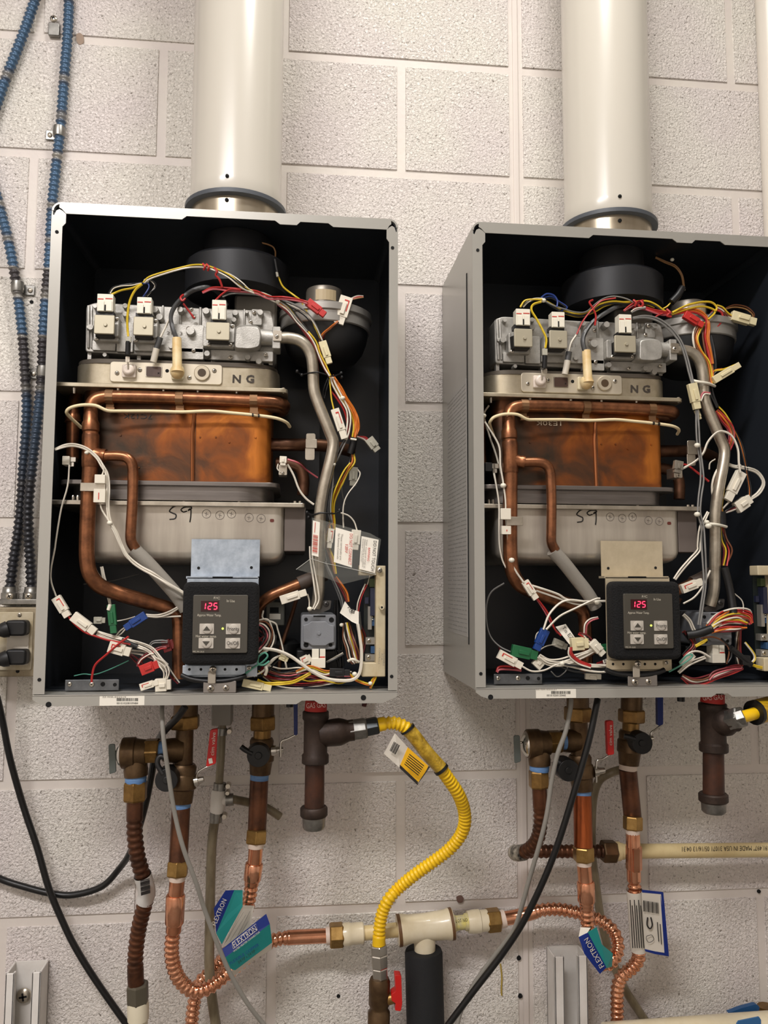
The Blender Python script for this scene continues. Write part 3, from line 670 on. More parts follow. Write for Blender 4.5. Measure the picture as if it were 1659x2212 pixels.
# dark fittings in the depth of the case
obj('flow_sensor', MB().rect(575, 1300, 615, 1352, .12, .05, 3), mat('sensor_grey', (96, 96, 88), .5), H, bevel=.002)
b = MB().mt(0).rect(583, 1312, 602, 1324, .1205, .1195).mt(1).rect(582, 1326, 606, 1338, .1205, .1195); obj('sensor_label', b, [M_HOLE, M_PAPER], MATS and H, smooth=0)
obj('rear_plate', MB().rect(520, 840, 690, 1100, .05, .048), mat('rear_plate_grey', (52, 52, 52), .5, .3), H)
obj('pump_body', MB().lathe(P(610, 1430, .12), P(610, 1380, .12), [(0, .02), (.2, .026), (.8, .026), (1, .018)], 20), M_BLACK, H)
obj('valve_bracket', MB().poly(rnd([(575, 1365), (598, 1372), (596, 1392), (570, 1398), (560, 1380)], 4), .16, .157).screw(586, 1389, 6, .1605), [mat('vb_grey', (84, 82, 82), .45, .6), M_HOLE], H)

# ---------------------------------------------------------------- the right heater: copies of the thing and of all its parts
def copy_thing(src, off, label):
    r = src.copy(); COL.objects.link(r); r.location = src.location + off; r['label'] = label
    WM[r] = Matrix.Translation(WM[src].translation + off); mp = {src: r}
    for ch in list(src.children):
        c_ = ch.copy(); COL.objects.link(c_); c_.parent = r; WM[c_] = Matrix.Translation(WM[ch].translation + off); mp[ch] = c_
        for g in list(ch.children):
            k = g.copy(); COL.objects.link(k); k.parent = c_; WM[k] = Matrix.Translation(WM[g].translation + off)
    return r, mp
HEATER_TEXT = list(TEXTS)
flush_texts(); TEXTS.clear()
HR, MAP = copy_thing(H, Vector((DX, 0, DZ)), 'open tankless water heater on the right, cut off by the picture edge')

M_ZINC_REFL = mat('zinc_warm_reflection', (206, 192, 164), .42, .45, var=(192, 178, 150), vs=40)  # beige reflection on the right zinc bracket, put into its base colour
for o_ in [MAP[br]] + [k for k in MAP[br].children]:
    if o_.material_slots and o_.material_slots[0].material == M_ZINC: o_.material_slots[0].link = 'OBJECT'; o_.material_slots[0].material = M_ZINC_REFL
MAP[br]['label'] = 'zinc bracket plate above the control, beige reflection painted in'
# ================================================================ VENTS, PLUMBING, CABLES
M_BRASS = mat('old_brass', (150, 116, 66), .36, .8, var=(112, 84, 46), vs=45)
M_BRONZE = mat('dull_bronze', (104, 82, 56), .42, .7, var=(78, 58, 38), vs=40)
M_BRASSN = mat('nut_brass', (172, 138, 82), .3, .85, var=(140, 108, 60), vs=50)
M_BROWNPIPE = mat('oxidised_copper', (112, 72, 50), .36, .75, var=(74, 50, 38), vs=25)
M_NEWCOP = mat('bright_copper', (238, 176, 142), .17, .95, var=(216, 146, 110), vs=30)
M_IRON = mat('black_iron', (62, 48, 40), .55, .5, var=(44, 34, 29), vs=30, bump=.15, bs=300)
M_RUST = mat('iron_nipple', (84, 52, 38), .5, .5, var=(58, 40, 32), vs=30)
M_GALV = mat('galvanised', (150, 148, 142), .36, .85, var=(118, 116, 112), vs=50)
M_TAPE = mat('thread_tape_blue', (112, 150, 196), .6, var=(84, 122, 172), vs=60, stretch=(.2, 1, 4))
M_RINGW = mat('gasket_white', (226, 206, 190), .5)
M_YEL = mat('hose_yellow', (246, 198, 22), .36)
M_CPVC = mat('cpvc_cream', (228, 208, 158), .36, var=(214, 190, 138), vs=20)
M_CHROME = mat('chrome', (210, 206, 198), .16, 1.)
M_CABLE = mat('cable_black', (14, 14, 15), .38)
M_CABLEG = mat('cable_grey', (140, 136, 128), .45)
M_RHAND = mat('handle_red', (200, 28, 24), .38)
M_BHAND = mat('handle_blue', (24, 42, 110), .4)
M_TEAL = mat('tag_teal', (34, 140, 136), .4); M_NAVY = mat('tag_navy', (18, 44, 124), .4); M_TAGW = mat('tag_white', (222, 214, 200), .45)

def turn(name, m, par, a, b, prof, n=20, smooth=40, **kw):   # a, b: (px, py, d); profile (share, pixel radius)
    A, B = P(*a), P(*b); s = (S(A) + S(B)) / 2
    return obj(name, MB().lathe(A, B, [(k, r * s) for k, r in prof], n), m, par, smooth=0 if n <= 8 else smooth, **kw)
def nut(name, m, par, a, b, r, **kw): return turn(name, m, par, a, b, [(0, r * .92), (.1, r), (.9, r), (1, r * .92)], 6, bevel=.0006, **kw)
def pipe(name, m, par, s, r, n=14, k=5, **kw):
    p = pts(s); q = spline(p, k); return obj(name, MB().tube(q, r * S(p[0]), n), m, par, smooth=60, **kw)
def corr(name, m, par, s, r, pitch=.0052, amp=.14, n=14, k=6, r1=None, lead=(0, 0), **kw):
    p = pts(s) if isinstance(s, str) else s; sc = S(p[0]); q, Ln = resample(spline(p, k), pitch / 4); R = []
    for i in range(len(q)):
        t = i / (len(q) - 1) * Ln; a = 0 if t < lead[0] or t > Ln - lead[1] else amp
        rr = (r + ((r1 or r) - r) * t / Ln) * sc; R.append(rr * (1 - a * (.5 - .5 * math.cos(2 * math.pi * i / 4))))
    return obj(name, MB().tube(q, R, n), m, par, smooth=80, **kw)
def zpx(x, y, d): return P(x, y, d)

# ---- white vent pipes rising to the ceiling
for i, lb in enumerate(('white round vent pipe rising from the left heater', 'white round vent pipe rising from the right heater, glossy near the top')):
    o = Vector((DX * i, 0, DZ * i)); base = Vector((VX, -VD, zr + .0002)) + o
    t = empty('vent_pipe', base, lb, 'vent pipe', 'white heater vent pipes')
    obj('pipe', MB().lathe(base, (base.x, base.y, CEIL), [(0, .0670), (.004, .0685), (.02, .0667), (1, .0667)], 64), M_PVC, t)
    b = MB(); p = base + Vector((-.008, -.0668, .018)); b.lathe(p, p + Vector((0, -.003, 0)), [(0, .0028), (.6, .0026), (1, .001)], 10); obj('set_screw', b, M_HOLE, t)
    c2 = base + Vector((-.008, -.0652, -.012))
# collar screws belong to the heaters
for hh, off in ((H, 0), (HR, 1)):
    p = Vector((VX - .008 + DX * off, -VD - .0652, zr - .016)); obj('collar_screw', MB().lathe(p, p + Vector((0, -.002, 0)), [(0, .003), (.6, .0028), (1, .001)], 10), M_HOLE, hh)

# ---- blue flexible conduits at the far left
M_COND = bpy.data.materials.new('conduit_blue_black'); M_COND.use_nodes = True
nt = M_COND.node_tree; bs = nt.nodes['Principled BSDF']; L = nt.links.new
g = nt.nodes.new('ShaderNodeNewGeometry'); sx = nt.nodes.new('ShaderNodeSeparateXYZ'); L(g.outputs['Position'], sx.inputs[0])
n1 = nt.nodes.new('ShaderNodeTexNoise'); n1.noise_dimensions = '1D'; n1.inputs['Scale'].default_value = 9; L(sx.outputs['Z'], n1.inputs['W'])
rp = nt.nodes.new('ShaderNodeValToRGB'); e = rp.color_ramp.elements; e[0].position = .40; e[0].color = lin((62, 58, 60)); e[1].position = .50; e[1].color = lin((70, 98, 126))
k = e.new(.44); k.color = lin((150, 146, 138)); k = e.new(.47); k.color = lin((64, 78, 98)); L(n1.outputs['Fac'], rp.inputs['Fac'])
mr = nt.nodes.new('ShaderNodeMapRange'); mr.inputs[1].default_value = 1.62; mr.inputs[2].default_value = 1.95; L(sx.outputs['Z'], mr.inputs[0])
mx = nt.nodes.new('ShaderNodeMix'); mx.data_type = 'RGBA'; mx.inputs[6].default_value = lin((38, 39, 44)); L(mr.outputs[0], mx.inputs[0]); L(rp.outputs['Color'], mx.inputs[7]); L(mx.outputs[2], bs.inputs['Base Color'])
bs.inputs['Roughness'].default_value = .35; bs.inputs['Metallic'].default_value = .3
def thing1(name, label, cat, at, group=None): return empty(name, at, label, cat, group)
ca = '104,-880,.012 108,-400,.012 103,-180,.012 92,-60,.012 62,40,.012 38,105,.012 0,205,.012 -30,320,.012 0,450,.012 18,520,.012 36,620,.012 48,720,.012 55,820,.012 58,880,.012 55,950,.012 50,1010,.012 46,1080,.012 39,1150,.012 30,1205,.012 21,1276,.016'
cb = '160,-880,.012 154,-400,.012 150,-60,.012 147,60,.012 140,150,.012 131,270,.012 121,360,.012 112,450,.012 106,560,.012 98,650,.012 93,720,.012 91,800,.012 85,870,.018 77,940,.026 70,1000,.030 64,1060,.030 61,1100,.028 62,1160,.022 66,1220,.016 68,1276,.016'
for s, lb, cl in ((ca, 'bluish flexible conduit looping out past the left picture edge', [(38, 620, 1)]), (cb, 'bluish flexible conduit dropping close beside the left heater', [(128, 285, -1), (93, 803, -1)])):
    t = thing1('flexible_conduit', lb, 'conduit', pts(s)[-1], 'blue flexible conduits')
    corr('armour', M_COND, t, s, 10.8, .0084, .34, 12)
    a = pts(s)[-1]; obj('conduit_connector', MB().lathe(a + Vector((0, 0, .006)), a + Vector((0, 0, -.022)), [(0, .010), (.3, .011), (.35, .0125), (.9, .0125), (1, .010)], 16), M_GALV, t, smooth=40)
    obj('connector_screw', MB().screw(*((21, 1288) if s is ca else (62, 1288)), 8, .028), SCREW, t)
    for x, y, sd in cl:
        c0 = P(x, y, .012); b = MB().lathe(c0 + Vector((0, 0, -.009)), c0 + Vector((0, 0, .009)), [(0, .0095), (.5, .0102), (1, .0095)], 16)
        b.box((min(c0.x + sd * .006, c0.x + sd * .024), -.004, c0.z - .010), (max(c0.x + sd * .006, c0.x + sd * .024), -.002, c0.z + .007))
        k = obj('pipe_strap', b, M_GALV, t, bevel=.001)
        q = c0 + Vector((sd * .017, 0, -.002)); q.y = -.004; obj('strap_screw', MB().lathe(q, q + Vector((0, -.003, 0)), [(0, .0042), (.6, .0036), (1, .001)], 12), SCREW[0], k)
t = obj('empty_strap', MB().rect(104, 48, 128, 76, .006, -.001, 3), M_GALV, label='small unused metal strap screwed to the block wall, upper left', cat='bracket', bevel=.001)
WM[t] = Matrix.Translation(t.location); obj('strap_screw', MB().screw(116, 41, 8, .0065), SCREW, t)
# ---- outlet box with two plugs
t = thing1('outlet_box', 'worn cream electrical outlet box beside the left heater', 'outlet', P(25, 1460, .0))
obj('box', MB().rect(-30, 1312, 79, 1462, .046, -.002, 3), mat('box_worn', (176, 164, 140), .5, .3, var=(140, 126, 100), vs=20), t, bevel=.0015)
obj('cover_plate', MB().rect(-22, 1322, 70, 1448, .0485, .046, 4), mat('plate_worn', (206, 196, 174), .45, var=(170, 152, 112), vs=14), t, bevel=.001)
obj('receptacle', MB().rect(14, 1342, 62, 1437, .0505, .048, 3), mat('receptacle_ivory', (212, 204, 190), .4), t, bevel=.0008)
b = MB().screw(42, 1328, 5, .0487); obj('cover_screw', b, SCREW, t)
obj('knockout', MB().boss(38, 1450, 4, .0464, .045, 12, 1), M_HOLE, t)
b = MB().rect(-4, 1294, 82, 1306, .03, -.001); obj('strap_bar', b, M_GALV, t, bevel=.001)
M_PLUG = mat('plug_black', (16, 16, 17), .5)
for (y, s, lb) in ((1357, '2,1362,.075 -22,1384,.075 -44,1450,.07 -60,1600,.05 -55,1760,.03 -35,1872,.02 0,1898,.014 50,1915,.014 110,1930,.014 160,1933,.016 220,1915,.02 258,1876,.03 282,1840,.06 300,1790,.09 316,1730,.105 326,1680,.108 333,1640,.108 341,1604,.112 350,1586,.14 364,1570,.175 385,1548,.195 400,1526,.2', 'black power cord looping along the wall into the left heater base'),
                   (1420, '2,1424,.075 -16,1438,.075 -18,1470,.07 -6,1508,.06 6,1560,.05 22,1640,.04 50,1740,.03 80,1830,.03 106,1920,.03 135,1990,.03 162,2045,.03 205,2115,.03 275,2215,.03 330,2290,.03', 'black power cord slanting down across the lower left wall')):
    c0 = P(28, y, .07); k = thing1('power_cord', lb, 'power cord', c0, 'black power cords in the outlet')
    b = MB().rect(10, y - 17, 56, y + 17, .072, .051, 9); obj('plug', b, M_PLUG, k, bevel=.003)
    b = MB().lathe(P(16, y + 2, .068), P(-8, y + 9, .074), [(0, .0125), (.5, .011), (1, .0055)], 14); obj('plug_grip', b, M_PLUG, k, smooth=40)
    pipe('cord', M_CABLE, k, s, 7.2, 10)
# ---- strut channels low on the wall
M_STRUT = mat('strut_white', (238, 234, 228), .45, var=(222, 216, 208), vs=12)
def strut(x0, x1, y, lb, lip, df=.042):
    X_0, X_1 = P(x0, y + 40, df).x, P(x1, y + 40, df).x; z1 = P((x0 + x1) / 2, y, df).z; z0 = z1 - .45
    t = thing1('strut_channel', lb, 'channel', Vector(((X_0 + X_1) / 2, 0, z0)))
    b = MB().box((X_0, -.004, z0), (X_1, -.001, z1)); obj('channel_back', b, M_STRUT, t)
    for xa, sg in ((X_0, 1), (X_1, -1)):
        b = MB().box((min(xa, xa + sg * .003), -df, z0), (max(xa, xa + sg * .003), -.001, z1)).box((min(xa, xa + sg * lip), -df, z0), (max(xa, xa + sg * lip), -df + .003, z1)).box((min(xa + sg * lip, xa + sg * (lip - .003)), -df, z0), (max(xa + sg * lip, xa + sg * (lip - .003)), -df + .009, z1))
        obj('channel_flange', b, M_STRUT, t, bevel=.001)
    return t
t = strut(10, 87, 2102, 'white steel strut channel at lower left corner of the wall', .013)
obj('channel_bolt', MB().screw(52, 2150, 16, .006), SCREW, t)
t = strut(1198, 1270, 2066, 'cream strut channel below the looped copper connector', .016)
# ---- painted pipe at the upper right edge
xr = P(1642, 265, .02).x + .0215
obj('painted_pipe', MB().lathe((xr, -.024, 1.9), (xr, -.024, CEIL), [(0, .0215), (1, .0215)], 32), mat('pipe_paint', (228, 220, 208), .35), label='white painted vertical pipe by the right edge of the wall', cat='pipe')
# ---- holes and drips in the block wall
for x, y, r in ((731, 2152, 4), (1121, 2070, 5), (1124, 2152, 5), (68, 652, 4), (1640, 1926, 4)): obj('anchor_hole', MB().boss(x, y, r, .0009, -.001, 12, 1), M_HOLE, wall)
obj('wall_scar', MB().poly(rnd([(985, 1937), (996, 1933), (1003, 1941), (998, 1951), (988, 1950)], 4), .001, -.001), mat('scar_brown', (110, 84, 74), .8), wall, smooth=0)
obj('glue_drip', MB().tube(spline(pts('1081,2082,.001 1084,2110,.001 1083,2140,.002 1084,2150,.002'), 4), .0014, 8), mat('glue_amber', (176, 150, 70), .3), wall, smooth=60)
obj('wall_stain', MB().poly(rnd([(164, 74), (172, 70), (180, 76), (181, 92), (172, 98), (165, 90)], 4), .0006, -.001), mat('stain_tan', (160, 138, 120), .7), wall, smooth=0)

# ---------------------------------------------------------------- gas drips
def gas_drip(lb, x, d, ytag, yc, yb, ylo, yn, ycap, yend, hw, br, txt, xs=0):
    t = thing1('gas_pipe_drip', lb, 'gas pipe', P(x, yend, d), 'iron gas pipe drips')
    turn('gas_nipple', M_RUST, t, (x + 1, ytag - 18, d), (x, yc, d), [(0, hw * .78), (1, hw * .78)])
    a = turn('gas_tag', mat('tag_red', (176, 34, 26), .6), t, (x + 1, ytag, d), (x, yc - 1, d), [(0, hw * .86), (1, hw * .9)])
    ptext(txt, x - hw * .75, yc - 6, x + hw * .8, yc - 8, d + hw * .9 * .00068, 11, mat('chalk', (226, 190, 180), .7), t, kind='stuff')
    tee = turn('tee_fitting', M_IRON, t, (x, yc, d), (x - 1 + xs, yn, d), [(0, hw * 1.0), (.02, hw * 1.06), (.14, hw * 1.06), (.18, hw * .94), (.8, hw * .95), (.84, hw * 1.08), (.98, hw * 1.08), (1, hw)], 24)
    turn('tee_branch', M_IRON, t, *br[0], [(0, hw * 1.0), (.45, hw * 1.08), (.6, hw * 1.08), (.72, hw * .98), (.85, hw * .84), (1, hw * .84)], 20)
    turn('drip_nipple', M_RUST, t, (x - 2 + xs, yn - 2, d), (x - 3 + xs * 1.4, ycap + 4, d), [(0, hw * .78), (1, hw * .8)], 20)
    turn('drip_cap', M_IRON, t, (x - 4 + xs * 1.4, ycap, d), (x - 4 + xs * 1.6, ycap + (yend - ycap) * .45, d), [(0, hw * 1.0), (.15, hw * 1.1), (.85, hw * 1.1), (1, hw * 1.0)], 24)
    turn('cap_end', M_GALV, t, (x - 4 + xs * 1.6, ycap + (yend - ycap) * .4, d), (x - 4 + xs * 1.8, yend, d), [(0, hw * .96), (.8, hw * .92), (1, hw * .78)], 12)
    nut('reducer', M_GALV, t, *br[1], hw * .86)
    return t
gas_drip('black iron gas drip leg with bottom cap under the left heater', 682, .20, 1512, 1536, 0, 0, 1649, 1742, 1791, 27, [((690, 1586, .2), (764, 1577, .2)), ((752, 1578, .2), (792, 1572, .2))], 'GAS GAS')
gas_drip('black iron gas drip leg with bottom cap under the right heater', 1539, .20, 1498, 1519, 0, 0, 1624, 1713, 1756, 28, [((1545, 1562, .2), (1590, 1556, .228)), ((1576, 1556, .222), (1602, 1548, .24))], 'GAS GAS', 4)
# ---- yellow gas hoses
t = thing1('gas_hose', 'yellow ribbed gas hose curving down between the two heaters', 'gas hose', P(818, 2130, .08), 'yellow gas hoses')
nut('hose_nut', mat('nut_dark', (70, 74, 76), .35, .8), t, (788, 1572, .2), (817, 1566, .2), 20)
hs = '812,1567,.2 832,1563,.2 852,1562,.2 874,1570,.198 896,1592,.195 922,1626,.19 948,1655,.185 970,1685,.175 990,1715,.165 1002,1748,.15 1004,1778,.14 994,1806,.13 970,1835,.12 935,1862,.11 898,1888,.1 864,1916,.09 840,1942,.09 826,1972,.086 820,2005,.084 818,2048,.082'
corr('hose', M_YEL, t, hs, 15.2, .0062, .25, 16, lead=(.012, .02))
sl = pts('880,1574,.1975 896,1592,.195 922,1626,.19 948,1655,.185 954,1663,.1835')
obj('clear_sleeve', MB().tube(spline(sl, 5), 15.5 * S(sl[0]), 16), mat('sleeve_film', (214, 176, 60), .22, var=(150, 118, 30), vs=70, bump=.6, bs=160), t, smooth=60)
for a, c2 in (((879, 1573), (882, 1577)), ((951, 1659), (955, 1664))):
    A, B = P(*a, .1975 if a[0] < 900 else .184), P(*c2, .1975 if a[0] < 900 else .184); obj('sleeve_band', MB().lathe(A, B, [(0, .0112), (1, .0112)], 16), M_BLACK, t, smooth=40)
def sheet(name, quads, par, mats, thick=.0006, **kw):     # thin bent sheet: list of (material slot, outline of (px,py,d))
    b = MB()
    for k, o in quads:
        a = [P(*q) for q in o]; n_ = (a[1] - a[0]).cross(a[2] - a[0]).normalized(); b.mt(k).prism(a, [p + (n_ if n_.y > 0 else -n_) * thick for p in a])
    return obj(name, b, mats, par, smooth=0, **kw)
tg = sheet('hose_tag', [(0, [(853, 1584, .21), (829, 1628, .215), (864, 1659, .212), (881, 1614, .2)]), (1, [(881, 1614, .2005), (864, 1655, .213), (902, 1692, .214), (927, 1656, .2)]), (2, [(864, 1652, .2134), (863, 1659, .2132), (902, 1696, .2142), (903, 1689, .2144)]), (2, [(902, 1696, .2142), (905, 1691, .2144), (929, 1657, .2004), (926, 1655, .2002)])], t, [M_TAGW, mat('tag_yellow', (224, 168, 20), .45), M_INK], label='yellow and white warning tag on the hose')
b = MB()
for i in range(6):
    u = .15 + i * .12; A = P(881 + (927 - 881) * .12 - 17 * u, 1614 + 10 + 41 * u * .85, .2165 + .009 * u); B = P(881 + 38 - 20 * u, 1614 + 36 + 33 * u, .2125 + .008 * u)
    ax = (B - A) / 2; b.slab((A + B) / 2, ax, Vector((0, .0001, 0)), Vector((0, 0, .0008)))
obj('fine_print', b, M_INK, tg, smooth=0, kind='stuff')
b = MB()
for i in range(6): A = P(847 + i * 2.2, 1612 + i * 1.5, .2185); b.slab(A, Vector((.0005 + .0003 * (i % 2), 0, 0)), Vector((0, .0001, 0)), Vector((.003, 0, .006)))
obj('barcode', b, M_INK, tg, smooth=0, kind='stuff')
nut('end_collar', M_CHROME, t, (818, 2040, .082), (819, 2061, .082), 19)
nut('end_nut', M_CHROME, t, (819, 2060, .082), (820, 2090, .082), 19)
nut('adapter_nut', M_CHROME, t, (820, 2089, .082), (821, 2114, .082), 18)
t = thing1('gas_valve_cock', 'bronze gas shutoff valve with red handle below the yellow hose', 'valve', P(818, 2212, .07))
turn('valve_body', M_BRONZE, t, (820, 2112, .082), (817, 2260, .082), [(0, 20), (.05, 23), (.38, 23), (.42, 20), (.46, 20), (.5, 24), (1, 24)], 20)
turn('valve_stem', M_BRASS, t, (836, 2158, .084), (852, 2155, .086), [(0, 13), (1, 12)], 14)
b = MB().poly(rnd([(853, 2107), (867, 2108), (868, 2142), (869, 2168), (866, 2185), (853, 2183), (855, 2168), (846, 2162), (845, 2148), (855, 2142)], 3), .094, .078); obj('valve_handle', b, M_RHAND, t, bevel=.0012)
t = thing1('gas_hose', 'short yellow gas hose with printed sleeve by the right picture edge', 'gas hose', P(1604, 1545, .24), 'yellow gas hoses')
pipe('hose', M_YEL, t, '1598,1550,.24 1618,1545,.236 1640,1538,.228 1670,1530,.222 1720,1516,.222', 13, 16)
pipe('printed_sleeve', mat('sleeve_print', (232, 190, 36), .4, var=(150, 112, 20), vs=120, stretch=(.15, 1, 1.6)), t, '1634,1538,.228 1660,1531,.222 1700,1520,.222', 26, 18)
nut('hose_nut', M_GALV, t, (1586, 1553, .236), (1606, 1547, .24), 18)
turn('sleeve_band', M_BLACK, t, (1628, 1540, .230), (1634, 1538, .228), [(0, 26.6), (1, 26.6)], 18)

# ---------------------------------------------------------------- water valves and pipes under the heaters
def lever(par, m, rod, h4, d, txt=None):
    pipe('lever_rod', M_CHROME, par, rod, 2.4, 8)
    hd = obj('lever_grip', MB().poly(rnd(h4, 4), d + .004, d - .004), m, par, bevel=.0015)
    if txt:
        (x0, y0), (x1, y1), hpx = txt[1:]
        text(txt[0], P(x0, y0, d + .0042), P(x1, y1, d + .0042), hpx * S(P(x0, y0, d)), M_TAGW, par, kind='stuff')
def cap_knob(par, x, y, r, d, tail):
    obj('drain_cap', MB().boss(x, y, r, d, d - .03, 24, .96).boss(x, y, r * .32, d + .002, d - .001, 12), M_BLACK, par, bevel=.001)
    pipe('cap_strap', M_BLACK, par, tail, 6, 8)
# left: valve with relief branch
t = thing1('service_valve', 'bronze service valve with red lever under the left heater', 'valve', P(385, 1745, .14), 'service valves with red levers')
turn('union_tail', M_BRONZE, t, (402, 1500, .13), (401, 1548, .13), [(0, 26), (1, 26)], 20)
nut('union_nut', M_BRASS, t, (400, 1545, .13), (400, 1574, .13), 33)
turn('valve_neck', M_BRONZE, t, (399, 1573, .132), (397, 1656, .136), [(0, 19), (1, 19)], 20)
turn('branch', M_BRONZE, t, (392, 1621, .135), (352, 1621, .142), [(0, 27), (.6, 26), (.9, 24), (1, 22)], 20)
turn('valve_body', M_BRONZE, t, (397, 1650, .138), (391, 1734, .14), [(0, 24), (.08, 28), (.25, 27), (.3, 30), (.62, 30), (.66, 26), (1, 24)], 22)
cap_knob(t, 359, 1686, 25, .176, '352,1672,.174 340,1650,.172 345,1634,.17 360,1638,.17')
turn('stem_nut', M_CHROME, t, (420, 1688, .145), (440, 1683, .145), [(0, 12), (.4, 11), (.45, 8), (1, 6)], 10)
lever(t, M_RHAND, '424,1700,.148 426,1672,.15 440,1660,.15 458,1653,.15', [(454, 1577), (470, 1574), (466, 1650), (445, 1657)], .152, ('cim valve', (462, 1632), (466, 1582), 8))
ptext('1', 452, 1650, 460, 1648, .1565, 11, M_TAGW, t, kind='stuff')
turn('thread_tape', M_TAPE, t, (391, 1733, .14), (391, 1744, .14), [(0, 20.5), (1, 20.5)])
turn('pipe', M_BROWNPIPE, t, (391, 1742, .14), (385, 1862, .152), [(0, 20), (1, 20)])
# relief valves
def relief(lb, X, d, sc=1.0, lab=''):
    f = lambda x, y: (X[0] + (x - 290) * sc, X[1] + (y - 1625) * sc, d)
    t = thing1('relief_valve', lb, 'valve', P(*f(292, 1690)), 'bronze relief valves')
    turn('valve_body', M_BRONZE, t, f(263, 1627), f(316, 1625), [(0, 30 * sc), (.05, 33 * sc), (.55, 33 * sc), (.6, 30 * sc), (1, 27 * sc)], 22)
    turn('outlet', M_BRONZE, t, f(292, 1630), f(294, 1676), [(0, 25 * sc), (.6, 25 * sc), (.7, 26 * sc), (1, 25 * sc)], 20)
    turn('valve_dome', M_CHROME, t, f(266, 1627), f(251, 1627), [(0, 30 * sc), (.4, 27 * sc), (.8, 17 * sc), (1, 8 * sc)], 22)
    nut('inlet_hex', M_BRASS, t, f(313, 1622), f(344, 1621), 27 * sc)
    turn('inlet_tape', M_TAPE, t, f(343, 1621), f(354, 1621), [(0, 19 * sc), (1, 19 * sc)])
    pipe('lever_pivot', M_CHROME, t, ' '.join('%g,%g,%g' % q for q in (f(252, 1624), f(242, 1622))), 3, 8)
    x, y, _ = f(242, 1640); obj('test_lever', MB().poly(rnd([f(234, 1608)[:2], f(248, 1607)[:2], f(251, 1668)[:2], f(236, 1673)[:2]], 4), d + .006, d + .003), mat('lever_grey', (98, 104, 100), .4, .5), t, bevel=.0008)
    turn('thread_tape', M_TAPE, t, f(294, 1672), f(293, 1690), [(0, 22 * sc), (.5, 22.8 * sc), (1, 22 * sc)])
    return t
relief('bronze relief valve with grey test lever under the left heater', (290, 1625), .150)
relief('bronze relief valve with grey test lever under the right heater', (1162, 1605), .150, .93)
# discharge hoses
t = thing1('discharge_hose', 'brown ribbed discharge hose hanging below the left relief valve', 'hose', P(293, 2170, .1), 'brown discharge hoses')
nut('hose_nut', M_BRASS, t, (293, 1688, .15), (292, 1730, .15), 26)
corr('hose', M_BROWNPIPE, t, '292,1726,.15 291,1765,.15 291,1800,.149 297,1850,.145 309,1893,.138 317,1928,.13 311,1960,.124 300,2005,.116 293,2060,.11 293,2110,.106 295,2135,.104', 17.8, .0088, .17, 16, lead=(.03, .03))
lp_ = spline(pts('308,1890,.1385 317,1926,.1305 312,1948,.126'), 5)
lb_ = obj('wrapped_label', MB().tube(lp_, 18.6 * S(lp_[0]), 18, caps=False), mat('label_grey', (206, 202, 196), .5), t, smooth=60)
b = MB()
for i in range(9): A = P(313 + i * .2, 1901 + i * 3.6, .1545 - i * .0004); b.slab(A, Vector((.006, .0015, .001)), Vector((0, .0002, 0)), Vector((0, 0, .0006 + .0004 * (i % 3))))
obj('barcode', b, M_INK, lb_, smooth=0, kind='stuff')
nut('lower_nut', mat('nut_olive', (96, 90, 76), .5, .4), t, (297, 2124, .104), (298, 2166, .103), 24)
turn('plastic_adapter', mat('adapter_white', (226, 216, 190), .45), t, (298, 2164, .103), (300, 2290, .1), [(0, 22), (.1, 23), (.3, 22.5), (.32, 20), (.4, 20), (.42, 18), (1, 18)], 20)
t = thing1('discharge_hose', 'brown ribbed discharge hose doubling back below the right relief valve', 'hose', P(1330, 1840, .04), 'brown discharge hoses')
nut('hose_nut', M_BRASS, t, (1163, 1664, .15), (1164, 1702, .15), 22)
corr('hose', M_BROWNPIPE, t, '1165,1700,.15 1167,1745,.148 1167,1785,.142 1158,1818,.13 1138,1838,.112 1120,1843,.09 1114,1842,.074 1124,1840,.058 1150,1839,.053 1200,1839,.052 1260,1839,.052 1306,1839,.052', 15.8, .0085, .18, 16, lead=(.03, .005))
lp_ = spline(pts('1131,1841,.105 1119,1843,.09 1113,1842,.072'), 5)
obj('wrapped_label', MB().tube(lp_, 17 * S(lp_[0]), 18), mat('label_ink', (196, 186, 168), .5, var=(30, 28, 26), vs=60), t, smooth=60)
nut('end_nut', M_BRONZE, t, (1300, 1839, .052), (1330, 1839, .052), 24)
t = thing1('plastic_pipe', 'long cream plastic pipe with upside down black print along the wall', 'pipe', P(1500, 1838, .03))
turn('pipe', M_CPVC, t, (1340, 1839, .052), (1860, 1834, .052), [(0, 15), (1, 15)], 24)
turn('pipe_adapter', M_CPVC, t, (1326, 1839, .052), (1346, 1839, .052), [(0, 19), (.3, 20), (.6, 20), (.65, 17), (1, 17)], 24)
fd_ = .052 + .0113
text('.591.497" MADE IN USA 31071 05/16/13 04:31', P(1664, 1826.5, fd_), P(1473, 1829, fd_), 10.5 * S(P(1560, 1838, fd_)), M_INK, t, kind='stuff')
